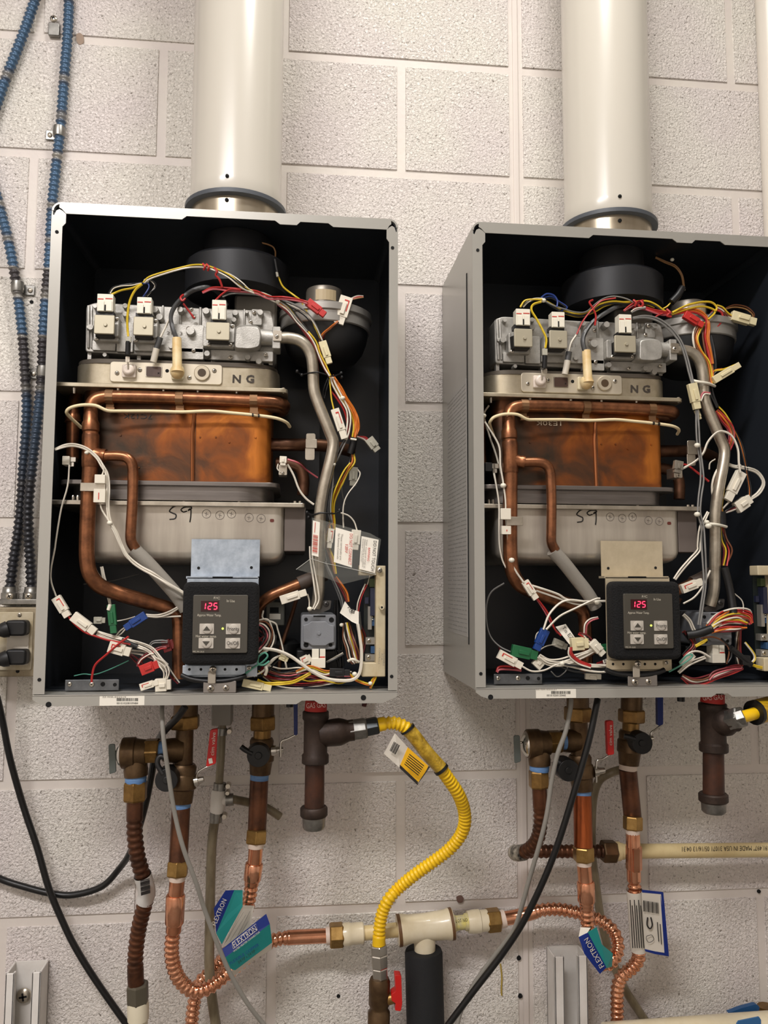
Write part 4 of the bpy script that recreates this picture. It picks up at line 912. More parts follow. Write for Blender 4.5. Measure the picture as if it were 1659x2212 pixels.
# left cold valve
def cold_valve(lb, X, d, capxy, tail, stem, rod, grip, sc=1.0, tape=M_TAPE, dx=0):
    f = lambda x, y, dd=0: (X[0] + (x - 567) * sc, X[1] + (y - 1590) * sc, d + dd)
    t = thing1('service_valve', lb, 'valve', P(*f(558, 1684)), 'service valves with blue levers')
    turn('union_tail', M_BRONZE, t, f(569, 1505), f(568, 1550), [(0, 24 * sc), (1, 24 * sc)])
    nut('union_nut', M_BRASS, t, f(568, 1546), f(568, 1576), 30 * sc)
    turn('valve_neck', M_BRASS, t, f(567, 1575), f(566, 1597), [(0, 19 * sc), (1, 19 * sc)])
    turn('valve_body', M_BRONZE, t, f(566, 1594), f(562, 1672), [(0, 23 * sc), (.08, 26 * sc), (.25, 25 * sc), (.3, 28 * sc), (.62, 28 * sc), (.66, 25 * sc), (1, 22 * sc)], 22)
    cap_knob(t, *capxy, 25 * sc, d + .034, tail)
    turn('stem_nut', M_CHROME, t, *stem, [(0, 12), (.4, 11), (.45, 8), (1, 6)], 10)
    lever(t, M_BHAND, rod, grip, d + .01)
    turn('thread_tape', tape, t, f(561, 1671), f(560, 1684), [(0, 20 * sc), (1, 20 * sc)])
    turn('pipe', M_BROWNPIPE, t, f(560, 1683), f(555 + dx, 1796), [(0, 20 * sc), (1, 20 * sc)])
cold_valve('bronze service valve with blue lever under the left heater', (567, 1590), .08, (558, 1633), '546,1628,.112 530,1620,.11 521,1613,.108', ((586, 1622, .085), (612, 1619, .085)), '606,1635,.09 607,1604,.09 622,1596,.09 640,1587,.09', [(634, 1512), (643, 1512), (643, 1588), (635, 1589)])
cold_valve('bronze service valve with blue lever under the right heater', (1363, 1574), .08, (1388, 1606), '1372,1596,.112 1358,1592,.11 1348,1590,.108', ((1386, 1598, .09), (1410, 1594, .09)), '1405,1612,.09 1406,1585,.09 1416,1576,.09 1430,1565,.09', [(1420, 1500), (1433, 1500), (1433, 1566), (1421, 1568)], .95, M_RINGW, 16)
# right: valve with relief branch
t = thing1('service_valve', 'bronze service valve with red lever under the right heater', 'valve', P(1258, 1718, .14), 'service valves with red levers')
turn('union_tail', M_BRONZE, t, (1248, 1490, .13), (1248, 1529, .13), [(0, 24), (1, 24)])
nut('union_nut', M_BRASS, t, (1248, 1527, .13), (1248, 1558, .13), 30)
turn('valve_neck', M_BRONZE, t, (1250, 1557, .132), (1252, 1634, .136), [(0, 19), (1, 19)])
turn('branch', M_BRONZE, t, (1245, 1600, .135), (1206, 1601, .142), [(0, 25), (.6, 24), (.9, 22), (1, 20)])
turn('valve_body', M_BRONZE, t, (1252, 1630, .138), (1258, 1708, .14), [(0, 22), (.08, 25), (.25, 24), (.3, 27), (.62, 27), (.66, 24), (1, 22)], 22)
cap_knob(t, 1229, 1665, 24, .176, '1222,1655,.172 1210,1648,.17 1201,1643,.168')
turn('stem_nut', M_CHROME, t, (1282, 1667, .145), (1306, 1664, .145), [(0, 12), (.4, 11), (.45, 8), (1, 6)], 10)
lever(t, M_RHAND, '1288,1690,.148 1289,1646,.15 1302,1640,.15 1318,1630,.15', [(1310, 1558), (1325, 1556), (1327, 1630), (1313, 1632)], .152, ('cim valve', (1322, 1610), (1322, 1566), 7))
turn('thread_tape', M_TAPE, t, (1258, 1707, .14), (1258, 1719, .14), [(0, 19), (1, 19)])
turn('pipe', mat('copper_pipe_worn', (176, 92, 48), .3, .85, var=(110, 56, 32), vs=18, stretch=(3, 1, .4)), t, (1258, 1718, .14), (1260, 1830, .15), [(0, 20), (1, 20)])

# ---------------------------------------------------------------- copper flex connectors
def flex(lb, a, rb, path, lead, r, pitch=.0082, tail=None):
    t = thing1('copper_connector', lb, 'connector', P(*a[1]), 'ribbed copper connectors')
    nut('end_nut', M_BRASSN, t, a[0], a[1], rb)
    x, y, d = a[1]; x2, y2, _ = a[2]
    turn('sealing_ring', M_RINGW, t, (x, y - 2, d), (x + (x2 - x) * .5, y + 9, d), [(0, rb * .78), (1, rb * .7)])
    corr('ribbed_tube', M_NEWCOP, t, path, r, pitch, .27, 16, lead=lead)
    return t
t1 = flex('ribbed copper connector looping from the left red-levered valve to the cream tee', ((385, 1859, .152), (383, 1893, .154), (381, 1905, .154)), 24, '383,1897,.154 380,1935,.152 376,1998,.148 371,2040,.143 372,2072,.138 380,2102,.132 394,2124,.126 414,2139,.12 434,2140,.115 452,2133,.11 472,2119,.105 490,2104,.1 517,2082,.09 553,2052,.078 580,2036,.068 604,2028,.06 632,2025,.055 670,2023,.052 712,2021,.05', (.075, .065), 16.5)
obj('swelled_cuff', MB().lathe(P(379.5, 1932, .152), P(376.5, 1996, .148), [(0, .0118), (.06, .0131), (.94, .0131), (1, .0118)], 20), M_NEWCOP, t1, smooth=40)
turn('sealing_ring', M_RINGW, t1, (704, 2022, .05), (714, 2021, .05), [(0, 18), (1, 18)])
nut('end_nut', M_BRASSN, t1, (712, 2021, .05), (742, 2019, .05), 26)
t2 = flex('ribbed copper connector hanging from the left blue-levered valve', ((555, 1792, .088), (553, 1822, .09), (552, 1832, .09)), 24, '553,1825,.09 550,1862,.088 544,1905,.085 538,1945,.08 527,1985,.074 508,2030,.066 482,2072,.058 456,2100,.052 434,2120,.05 424,2145,.05 417,2180,.05 413,2225,.05 411,2280,.05', (.06, 0), 15.5)
obj('swelled_cuff', MB().lathe(P(549.5, 1864, .088), P(544.5, 1902, .0852), [(0, .0118), (.06, .0130), (.94, .0130), (1, .0118)], 20), M_NEWCOP, t2, smooth=40)
t3 = flex('ribbed copper connector curling under the right red-levered valve', ((1260, 1828, .15), (1261, 1860, .15), (1262, 1870, .15)), 23, '1261,1864,.15 1264,1900,.148 1267,1948,.145 1269,1990,.14 1272,2030,.136 1285,2066,.132 1308,2082,.126 1327,2070,.118 1335,2044,.11 1327,2015,.1 1306,1994,.088 1276,1980,.076 1240,1970,.066 1205,1964,.06 1170,1966,.056 1140,1974,.053 1110,1981,.05 1086,1985,.05', (.062, .055), 15.5)
obj('swelled_cuff', MB().lathe(P(1265, 1903, .148), P(1267, 1948, .145), [(0, .0112), (.08, .0128), (.94, .0128), (1, .0118)], 20), M_NEWCOP, t3, smooth=40)
turn('sealing_ring', M_RINGW, t3, (1091, 1984, .05), (1078, 1987, .05), [(0, 18), (1, 18)])
nut('end_nut', M_BRASSN, t3, (1080, 1986, .05), (1051, 1989, .05), 25)
t4 = flex('ribbed copper connector with white tag under the right blue-levered valve', ((1367, 1763, .09), (1367, 1793, .092), (1367, 1803, .092)), 21, '1367,1797,.092 1368,1840,.092 1369,1885,.09 1371,1925,.088 1375,1985,.082 1379,2045,.075 1379,2072,.07 1364,2092,.062 1346,2106,.056 1335,2128,.052 1333,2165,.05 1334,2230,.05 1334,2290,.05', (.075, .0), 15)
obj('swelled_cuff', MB().lathe(P(1369, 1826, .092), P(1369.5, 1880, .09), [(0, .0108), (.06, .0122), (.94, .0122), (1, .0110)], 8), M_NEWCOP, t4, smooth=0)
# tags
def sheet_text(s, x0, y0, x1, y1, d0, d1, h, m, par): text(s, P(x0, y0, d0), P(x1, y1, d1), h * S(P(x0, y0, d0)), m, par, kind='stuff', lift=.0006)
ta = sheet('tag', [(0, [(487, 1924, .112), (506, 1923, .112), (467, 2016, .106), (462, 1962, .108)]), (1, [(506, 1923, .112), (524, 1923, .110), (524, 1958, .110), (479, 2040, .104), (467, 2016, .106)]), (2, [(524, 1956, .110), (549, 1957, .100), (541, 2004, .096), (512, 2036, .098), (480, 2046, .104)])], t2, [M_NAVY, M_TEAL, M_TAGW], label='blue, teal and white printed tag, partly hidden')
sheet_text('FLEXTRON', 466, 2000, 490, 1944, .1118, .1128, 10, M_TAGW, ta)
b = MB()
for i, (x0, y0, x1, y1) in enumerate(((487, 2036, 526, 1970), (496, 2034, 531, 1976), (512, 2024, 540, 1968), (520, 2018, 536, 1990))):
    A, B = P(x0, y0, .1055 if i < 2 else .101), P(x1, y1, .111 if i < 2 else .1035); b.slab((A + B) / 2 + Vector((0, -.0006, 0)), (B - A) / 2, Vector((0, .0001, 0)), Vector((.0005, 0, .0006)))
obj('fine_print', b, M_INK, ta, smooth=0, kind='stuff')
tb = sheet('tag', [(0, [(480, 2050, .128), (575, 1974, .110), (583, 1996, .112), (487, 2068, .132)]), (1, [(487, 2068, .132), (583, 1996, .112), (588, 2036, .104), (508, 2096, .122), (484, 2088, .130)]), (2, [(588, 2036, .104), (587, 2051, .098), (540, 2080, .104), (504, 2110, .112), (500, 2098, .122)])], t1, [M_NAVY, M_TEAL, M_TAGW], label='blue, teal and white printed connector tag')
sheet_text('FLEXTRON', 507, 2047, 556, 2009, .1298, .1196, 12, M_TAGW, tb)
sheet_text('WATER HEATER CONNECTOR', 505, 2057, 562, 2014, .1302, .1192, 4, M_TAGW, tb)
sheet_text('FLEXIBLE COPPER', 498, 2084, 560, 2042, .131, .116, 6, M_NAVY, tb)
sheet_text('3/4 FIP x 3/4 FIP', 516, 2082, 552, 2056, .126, .117, 6, M_INK, tb)
b = MB().tube([Vector(p) + Vector((0, -.0008, 0)) for p in (P(504, 2049, .130), P(556, 2008, .1193), P(553, 1995, .1185), P(501, 2036, .1292), P(504, 2049, .130))], .0003, 5); obj('logo_border', b, M_TAGW, tb)
tc = sheet('tag', [(2, [(1254, 2003, .152), (1276, 2004, .156), (1268, 2016, .157), (1250, 2024, .155)]), (0, [(1250, 2024, .155), (1270, 2015, .158), (1310, 2090, .150), (1296, 2104, .150), (1262, 2060, .156)]), (1, [(1270, 2014, .158), (1289, 2003, .156), (1300, 2040, .152), (1324, 2060, .140), (1322, 2088, .138), (1310, 2092, .148)])], t3, [M_NAVY, M_TEAL, M_TAGW], label='blue and teal printed tag folded round the bend')
sheet_text('FLEXTRON', 1305, 2086, 1270, 2024, .1515, .1585, 11, M_TAGW, tc)
td = sheet('tag', [(2, [(1386, 1926, .104), (1428, 1932, .104), (1438, 2058, .096), (1415, 2055, .094), (1393, 2050, .092)]), (0, [(1426, 1927, .1042), (1433, 1928, .104), (1445, 2065, .096), (1436, 2063, .0962)]), (0, [(1393, 2050, .0924), (1415, 2055, .0942), (1444, 2060, .0962), (1445, 2066, .096), (1415, 2061, .0938), (1394, 2055, .0922)]), (0, [(1387, 1922, .1042), (1432, 1927, .1042), (1431, 1932, .1042), (1387, 1928, .1042)])], t4, [M_NAVY, M_TEAL, M_TAGW], label='white tag with blue edge and barcode')
wr = spline(pts('1370,1922,.0882 1375,1985,.082 1379,2052,.0752'), 6)
obj('tag_wrap', MB().tube(wr, 17.2 * S(wr[0]), 18, caps=False), M_TAGW, td, smooth=60)
b = MB()
for i in range(6):
    A, B = P(1361 + i * 4.6, 1944 + 12 * (i % 2), .1055 - .0008 * abs(i - 2)), P(1367 + i * 4.8, 2048, .0925 - .0008 * abs(i - 2)); b.slab((A + B) / 2, (B - A) / 2, Vector((0, .0001, 0)), Vector((.0007, 0, 0)))
for i in range(11): A = P(1391 + i * 3.1, 1957 + i * .5, .1045); b.slab(A, Vector((.0004 + .0004 * (i % 3 == 0), 0, 0)), Vector((0, .0001, 0)), Vector((0, 0, .008)))
for i, x in enumerate((1420, 1426)): A, B = P(x, 1992 + i * 4, .1015), P(x + 3, 2034 + i * 6, .0985); b.slab((A + B) / 2, (B - A) / 2, Vector((0, .0001, 0)), Vector((.0006, 0, 0)))
b.tube(spline(pts('1399,1982,.1022 1398,1998,.1015 1404,2006,.101 1409,1998,.1015 1406,1982,.1024'), 4), .0011, 6)
b.tube(spline(pts('1397,2022,.0995 1408,2020,.0995 1412,2030,.099 1402,2036,.0985 1396,2028,.099 1397,2022,.0995'), 4), .0004, 5)
obj('fine_print', b, M_INK, td, smooth=0, kind='stuff')
# ---------------------------------------------------------------- cream tee with insulated drop
t = thing1('pipe_tee', 'stained cream plastic pipe tee with black insulated drop', 'pipe', P(918, 2212, .05))
M_CREAMP = mat('tee_cream', (230, 218, 190), .3, var=(216, 200, 164), vs=14, coat=.2)
turn('adapter', M_CREAMP, t, (740, 2019, .05), (786, 2015, .05), [(0, 22), (.15, 23.5), (.35, 23.5), (.4, 22), (.95, 22), (1, 20)], 24)
turn('pipe', M_CPVC, t, (784, 2016, .05), (862, 2008, .05), [(0, 15), (1, 15)], 20)
turn('tee_run', M_CREAMP, t, (858, 2010, .05), (979, 1995, .05), [(0, 30), (.02, 32), (.1, 32), (.2, 29), (.5, 28), (.85, 30), (.9, 32), (.98, 32), (1, 30)], 28)
turn('rust_ring', mat('stain_rust', (104, 72, 40), .6), t, (859, 2010, .05), (866, 2009, .05), [(0, 32.6), (1, 32.6)], 28); turn('rust_ring', MATS['stain_rust'], t, (972, 1996, .05), (978, 1995, .05), [(0, 32.6), (1, 32.6)], 28)
turn('tee_drop', M_CREAMP, t, (917, 2008, .05), (918, 2075, .05), [(0, 24), (.6, 23), (1, 22)], 24)
turn('pipe_stub', mat('stub_yellow', (220, 206, 120), .45, var=(196, 186, 160), vs=60), t, (976, 1995, .05), (1014, 1991, .05), [(0, 17), (.2, 17), (.25, 15), (.7, 15), (.75, 18), (1, 18)], 20)
turn('adapter', M_CREAMP, t, (1010, 1992, .05), (1053, 1988, .05), [(0, 22), (.3, 24), (.6, 24), (.65, 22), (1, 22)], 24)
ptext('LOT NO', 985, 1993, 1010, 1990, .0615, 7, M_INK, t, kind='stuff')
turn('insulation', mat('foam_tube_black', (19, 20, 22), .8, bump=.2, bs=300), t, (915, 2052, .05), (922, 2330, .05), [(0, 30), (.0, 39), (.02, 41), (1, 41)], 28)
# ---------------------------------------------------------------- clear condensate drain tubes
M_VINYL = mat('vinyl_dirty', (150, 138, 112), .35, var=(104, 92, 70), vs=30, stretch=(1, 1, .3))
t = thing1('drain_tube', 'dirty clear drain tube with white tee under the left heater', 'tube', P(460, 2212, .05), 'dirty clear drain tubes')
obj('drain_cup', MB().rect(457, 1500, 500, 1568, .07, .03, 3), mat('cup_grey', (150, 144, 134), .5), t, bevel=.0015)
pipe('tube', M_VINYL, t, '480,1566,.06 478,1620,.06 473,1700,.06', 8.5, 12)
pipe('tube', M_VINYL, t, '466,1756,.06 458,1820,.06 455,1900,.06 453,2000,.070 452,2080,.078 456,2140,.078 466,2212,.074 474,2270,.06', 10.5, 12)
pipe('tube', M_VINYL, t, '500,1726,.058 540,1734,.05 575,1745,.045 605,1764,.04', 9, 12)
turn('hose_tee', mat('tee_white', (232, 226, 216), .5), t, (472, 1706, .06), (468, 1756, .06), [(0, 13), (.1, 15), (.9, 15), (1, 13)], 16); turn('tee_barb', MATS['tee_white'], t, (470, 1730, .06), (496, 1727, .06), [(0, 12), (1, 10)], 14)
for a, c2, r in (((480, 1573), (479, 1588), 11), ((475, 1691), (474, 1707), 13), ((467, 1754), (466, 1776), 13)):
    k = turn('hose_clamp', M_GALV, t, (*a, .06), (*c2, .06), [(0, r), (1, r)], 16); obj('clamp_screw', MB().boss(a[0] + r + 4, (a[1] + c2[1]) / 2, 6, .07, .055, 8), SCREW[0], t)
turn('hose_clamp', M_GALV, t, (488, 1728, .06), (504, 1727, .06), [(0, 13), (1, 13)], 16); obj('clamp_screw', MB().boss(491, 1714, 5, .07, .055, 8), SCREW[0], t)
t = thing1('drain_tube', 'dirty clear drain tube behind the right copper connectors', 'tube', P(1395, 2212, .03), 'dirty clear drain tubes')
pipe('tube', M_VINYL, t, '1352,1660,.04 1318,1670,.04 1292,1690,.03 1280,1740,.024 1279,1840,.021 1286,1900,.021 1298,1985,.021 1318,2060,.022 1346,2130,.022 1394,2205,.022 1430,2262,.022', 9, 12)
# ---------------------------------------------------------------- loose cables
def cable(lb, s, r, m, nm='cable'):
    p = pts(s); o = obj(nm, MB().tube(spline(p, 5), r * S(p[0]), 10), m, None, smooth=60, label=lb, cat='cable'); return o
cable('thin grey cable slanting down in front of the left pipes', '350,1524,.205 350,1545,.215 354,1600,.222 365,1680,.214 378,1760,.205 396,1832,.2 424,1908,.19 441,1962,.18 470,2040,.17 500,2108,.16 535,2168,.15 575,2220,.14 620,2280,.14', 5, M_CABLEG)
cable('thin grey cable curving down beside the black cable at right', '1234,1510,.2 1232,1532,.204 1222,1580,.205 1204,1630,.205 1191,1690,.2 1181,1760,.195 1166,1822,.185 1146,1890,.17 1128,1955,.155 1108,2012,.14 1064,2070,.12 1024,2126,.11 997,2180,.1 985,2230,.1 980,2280,.1', 5, M_CABLEG)
cable('thick black cable sweeping down from the right heater base', '1291,1510,.2 1287,1530,.204 1272,1600,.205 1242,1705,.2 1206,1820,.19 1174,1902,.18 1130,1992,.165 1084,2062,.15 1030,2132,.14 968,2214,.13 920,2280,.13', 7, M_CABLE)
# ---------------------------------------------------------------- low right: cream pipe and blue lever
t = thing1('cream_main_pipe', 'fat cream pipe crossing the lower right corner with blue sticker', 'pipe', P(1500, 2220, .08))
turn('pipe', M_CREAMP, t, (1312, 2262, .10), (1800, 2226, .10), [(0, 46), (1, 46)], 32)
obj('blue_sticker', MB().poly([(1592, 2212), (1596, 2206), (1640, 2197), (1644, 2203), (1645, 2240), (1592, 2244)], .1405, .138), mat('sticker_blue', (52, 102, 150), .4), t, smooth=0)
t = thing1('valve_lever', 'flat blue valve lever resting just above the fat cream pipe', 'valve', P(1610, 2190, .06))
obj('lever_grip', MB().poly(rnd([(1572, 2189), (1600, 2178), (1634, 2169), (1642, 2176), (1638, 2186), (1600, 2192)], 4), .062, .054), mat('lever_blue', (34, 84, 134), .4), t, bevel=.0012)
turn('valve_bonnet', M_BRASS, t, (1652, 2172, .05), (1656, 2212, .05), [(0, 16), (1, 18)], 12)
# small studs below the cases
for x, y, o in ((626, 1519, 0), (1471, 1507, 1)):
    turn('drain_stub', M_BLACK, HR if o else H, (x, y - 14, .15), (x, y + 8, .15), [(0, 9), (1, 8)], 12)
turn('screw_stub', mat('stub_red', (84, 34, 30), .5), H, (791, 1505, .16), (786, 1526, .16), [(0, 7), (1, 5)], 10)
# ================================================================ WIRES, PLUGS AND LABELS INSIDE THE HEATERS
WC = {'w': ('white', (222, 214, 198)), 'y': ('yellow', (216, 184, 44)), 'r': ('red', (176, 44, 42)), 'k': ('black', (22, 22, 23)), 'g': ('grey', (128, 126, 122)), 'o': ('orange', (206, 112, 36)),
      'b': ('blue', (36, 60, 130)), 'n': ('brown', (112, 66, 40)), 'p': ('pink', (186, 92, 98)), 't': ('green', (92, 160, 138)), 'm': ('maroon', (108, 34, 38)), 'd': ('dark grey', (72, 72, 72)), 'f': ('tan', (168, 124, 78))}
WM_ = {k: mat('wire_' + v[0].replace(' ', '_'), v[1], .42) for k, v in WC.items()}
rw = random.Random(5)
def wire(par, c, r, p, name='wire'):
    q = spline(p, 4); return obj(name, MB().tube(q, r * S(p[0]), 6), WM_[c], par, smooth=60, label=WC[c][0] + ' ' + name)
def wires(par, block):
    for ln in block.strip().splitlines():
        ln = ln.split('#')[0].split()
        if not ln: continue
        cs, r, d, path = ln[0], float(ln[1]), ln[2], ln[3:]
        spread = 0
        if ':' in cs: cs, sp = cs.split(':'); spread = float(sp)
        path[0] += ',' + d if path[0].count(',') < 2 else ''
        base = pts(' '.join(path))
        for i, c in enumerate(cs):
            if len(cs) == 1: wire(par, c, r, base); continue
            q = []; u = (i / (len(cs) - 1) - .5) * spread
            for j, b in enumerate(base):
                t = (base[min(j + 1, len(base) - 1)] - base[max(j - 1, 0)]).normalized(); s_ = S(b); nrm = Vector((t.z, 0, -t.x))
                f = (.6 if j in (0, len(base) - 1) else 1) + rw.uniform(-.28, .28)
                q.append(b + nrm * u * f * s_ + Vector((0, rw.uniform(-1, 1) * spread * .25 * s_, 0)))
            wire(par, c, r, q)
M_PLUGW = mat('plug_white', (226, 218, 200), .4); M_PLUGC = mat('plug_cream', (218, 206, 166), .42); M_PLUGG = mat('plug_green', (26, 96, 56), .4); M_PLUGB = mat('plug_blue', (22, 60, 128), .4)
M_PLUGR = mat('plug_red', (188, 44, 40), .4); M_PLUGK = M_BLACK; M_PLUGT = mat('plug_clear', (176, 172, 156), .3)
def wplug(par, m, x0, y0, x1, y1, w, d, mark=0, d1=None, name='wire_plug', lab=None):
    A, B = P(x0, y0, d), P(x1, y1, d1 or d); s = S(A); ax = (B - A); L_ = ax.length; ax.normalize(); n = Vector((0, -1, 0)); az = n.cross(ax).normalized(); ay = ax.cross(az).normalized()
    hw = w * s / 2; c = (A + B) / 2; b = MB()
    b.slab(c - ax * L_ * .14, ax * L_ * .36, ay * hw * .6, az * hw)          # housing
    b.slab(c + ax * L_ * .36, ax * L_ * .14, ay * hw * .5, az * hw * .78)    # mating half
    b.slab(c - ax * L_ * .05 + ay * (hw * .7 if ay.y < 0 else -hw * .7), ax * L_ * .2, ay * hw * .2, az * hw * .32)   # latch
    mats = [m]
    if mark:
        mats.append(M_RED); b.mt(1); f = ay if ay.y < 0 else -ay
        b.slab(c - ax * L_ * .18 + f * (hw * .6 + .0002) + az * hw * .55, ax * L_ * .2, ay * .0002, az * hw * .09)
        b.slab(c - ax * L_ * .36 + f * (hw * .6 + .0002) + az * hw * .2, ax * L_ * .025, ay * .0002, az * hw * .35)
    return obj(name, b, mats, par, bevel=.0005, smooth=30, label=lab)
def sleeve(par, m, s, r, name='sleeve', lab=None):
    p = pts(s); q = spline(p, 4); return obj(name, MB().tube(q, r * S(p[0]), 10), m, par, smooth=50, label=lab)
def tie(par, x, y, d, r=4, m=None): return obj('cable_tie', MB().ball(P(x, y, d), r * .00066, 8, .8), m or M_WHITE, par, smooth=60)
def band(par, s, r, m): return sleeve(par, m, s, r, 'cable_tie')

# ---------------- left heater
wires(H, """
y 2.2 .232 241,636 263,627 287,622 306,613
w 1.4 .228 238,634 246,623 263,618 287,616 306,611
k 1.6 .228 234,634 245,620 270,615 308,610
y 2.6 .236 307,614 292,627 281,649 276,676 275,700 277,727
b 1.8 .224 309,613 319,612 322,620 317,630 309,641
k 1.5 .22 321,602 336,612 335,623 325,631 312,642
w 1.1 .218 323,604 334,616 330,626 318,640
yw:5 1.8 .224 310,611 323,600,.23 357,589,.236 394,579,.238 418,575 442,576 466,583 495,597 523,620,.236 546,630,.23 574,640,.222 602,653 625,671 642,693 663,716 680,739 690,765 703,792 713,812
wk:5 1.5 .238 470,584 498,595 521,612 541,628,.232 569,635,.222 602,650,.214 637,666 663,683 680,706 692,731 699,745
rp:5 2.0 .23 437,632 460,623 493,625 523,628 554,631 581,643 612,644 642,648 664,654
r 2.0 .232 465,649 480,635 498,625 520,627
kg:4 1.7 .224 480,640 500,632 530,632 560,636 590,644 620,660 645,690 665,715
g 2.0 .214 575,642 600,646 637,658 665,678 684,706 697,738
r 2.2 .222 396,656 408,672 420,688
w 2.4 .226 368,684 360,702 346,730
d 5.2 .232 381,730 373,709 369,685,.228 377,663,.224 396,642,.22 418,627 442,621 461,625,.2 478,640,.17 490,660,.16
f 1.8 .205 511,502,.16 546,519,.18 584,530 594,541 595,555
y 2.0 .20 602,599 612,620 635,638 650,650 660,668 673,688 685,721 694,741
r 2.2 .20 704,683 711,696 705,714 695,735 690,762
wrf:5 1.5 .19 760,646 772,642 785,641
no:4 1.8 .205 731,695 713,709 695,726 690,750
orm:6 2.0 .20 600,655 625,676 648,702 668,730 684,758 698,788 712,812
# right side harness
oooy:11 2.3 .205 716,812 731,840 745,862 760,884 768,905 769,925 765,947
nm:8 2.0 .20 714,820 728,846 742,872 755,900 758,930 757,948
ww:6 1.9 .212 716,815 722,832 736,859 750,884 754,905 752,930 747,950
r 2.0 .204 714,843 733,869 744,889 750,915 752,940
y 1.8 .21 712,820 714,840 716,862 721,884
yok:9 2.3 .20 760,978 761,997 750,1016 738,1040 727,1060 718,1084 717,1106 719,1127 720,1145
y 2.2 .206 757,1000 744,1016 730,1044 719,1075 716,1106
gd:5 2.0 .21 747,950 736,970 726,992 718,1006 716,1045 713,1082 712,1106 716,1130
kk:6 2.2 .195 712,812 703,840 700,860
w 1.7 .19 772,1014 778,1024 770,1043 753,1065 744,1084 741,1106 742,1140
w 1.7 .195 736,1108 753,1114 765,1127 771,1145
g 1.5 .18 700,1070 722,1052 735,1040 740,1070 745,1090
rp:4 1.6 .18 770,944 789,946 797,955
w 1.8 .185 769,943 787,950 797,962
w 2.3 .215 621,1003 634,1026 646,1057 661,1077 678,1090
w 1.6 .215 601,1002 599,1012 606,1020
p 2.0 .19 621,992 644,1000 663,1016,.17 686,1032,.16
yfn:7 1.9 .20 716,1130 706,1150 702,1165 711,1190 718,1212 724,1240
wy:5 1.5 .2 716,1106 714,1125 716,1140
# down to the valve and the board
ww:7 2.0 .224 672,1180 673,1208 678,1241 684,1274 685,1297 677,1316
w 1.8 .215 664,1283 668,1298 668,1312
onm:7 2.2 .215 724,1247 736,1264 746,1282 752,1300
kgd:8 2.0 .21 703,1213 716,1241 728,1267 738,1292 741,1312
g 1.0 .205 700,1150 703,1200 716,1242 724,1250
knmywnkwn:24 1.7 .215 747,1345 753,1373 760,1396 766,1418 770,1432
kkk:14 3.0 .17 728,1296 730,1340 732,1390 736,1440
mnomk:12 1.6 .20 775,1350 783,1376 780,1400 776,1425
rw:5 1.6 .21 791,1262 780,1287 774,1307 772,1330
w 1.6 .2 800,1240 794,1262 786,1275
# lower right bundle
wknpkrmy:26 1.8 .21 566,1440 581,1454 602,1460 625,1461 647,1457 670,1455 700,1459 733,1462 760,1461
krmw:14 1.8 .205 570,1458 600,1474 640,1478 680,1476 720,1470 752,1462
oyw:8 1.8 .215 640,1452 668,1441 700,1452 716,1452
yy:4 2.1 .226 556,1469 574,1476 602,1477 632,1474 653,1464 671,1454
yo:3 1.9 .224 754,1455 766,1467 784,1475 799,1478 806,1468 811,1462 806,1474 800,1487
w 3.9 .232 569,1401 597,1405 625,1416 647,1431 675,1451 706,1466 734,1470 759,1469 774,1459 780,1439 781,1406 777,1373 773,1348
w 2.2 .225 522,1464 549,1459 569,1449 587,1426 602,1417
wk:6 1.9 .22 549,1463 572,1452 590,1432 606,1420 622,1424
t 2.3 .238 528,1457 549,1441 566,1431 578,1418 571,1410 558,1420 558,1434 570,1436 582,1428
w 2.0 .205 569,1319 568,1336 594,1346 600,1360 609,1393 619,1444
wnwpkm:26 1.9 .222 553,1346 569,1351 579,1364 580,1378 571,1393 557,1408
kkr:9 1.8 .215 556,1372 572,1388 566,1402 556,1416
wgk:6 1.5 .19 706,1432 724,1422 742,1412
# left side
w 2.0 .22 150,1004 146,1050 132,1100 121,1166 118,1188 110,1231 111,1258 121,1288
ww:4 2.1 .234 119,971 141,963 163,962 187,970 208,987 221,1006 231,1026 234,1057 233,1093 238,1125 250,1151 264,1182 276,1203 302,1224 331,1239 360,1260,.225 397,1281,.22
w 1.9 .236 221,1005 224,1016 219,1030
w 2.0 .236 216,1086 221,1103 236,1127 250,1150 264,1184 282,1212 306,1230 336,1246 366,1264 398,1286,.22
r 2.3 .226 147,1330 160,1347 184,1366 208,1375 234,1383 263,1388 282,1392
r 2.5 .234 278,1375 254,1393 229,1415 206,1436 199,1460 198,1474
wwww:14 1.9 .22 210,1366 237,1377 273,1386 302,1393 326,1405 345,1427 358,1440
wgw:8 1.8 .214 282,1408 309,1412 331,1420 350,1434 362,1450
nk:6 2.2 .21 237,1382 273,1390 296,1399 320,1410 342,1430
ww:5 2.1 .224 220,1224,.2 225,1250 232,1276 238,1307
ww:5 2.0 .21 315,1329 340,1331 364,1324 391,1309
w 1.9 .208 315,1331 345,1333 391,1331
w 1.3 .19 250,1342 272,1338 292,1332
ww:6 1.6 .214 270,1357 261,1366 252,1374
mr:4 2.2 .218 298,1440 302,1427 321,1412 345,1400 360,1398
w 1.6 .222 299,1434 306,1424 322,1414 332,1412
mm:8 2.0 .21 282,1415 298,1428 312,1440
www:12 1.8 .222 334,1425 352,1437 360,1452 357,1470
wm:8 1.6 .21 360,1440 372,1460 386,1476
t 1.2 .205 160,1460 181,1456 205,1457 237,1446 278,1427
g 1.8 .12 178,905 150,930 128,950 120,968
gg:5 1.6 .2 322,1400 330,1388 348,1385 362,1386
g 1.3 .08 180,1262 240,1255 300,1240
""")
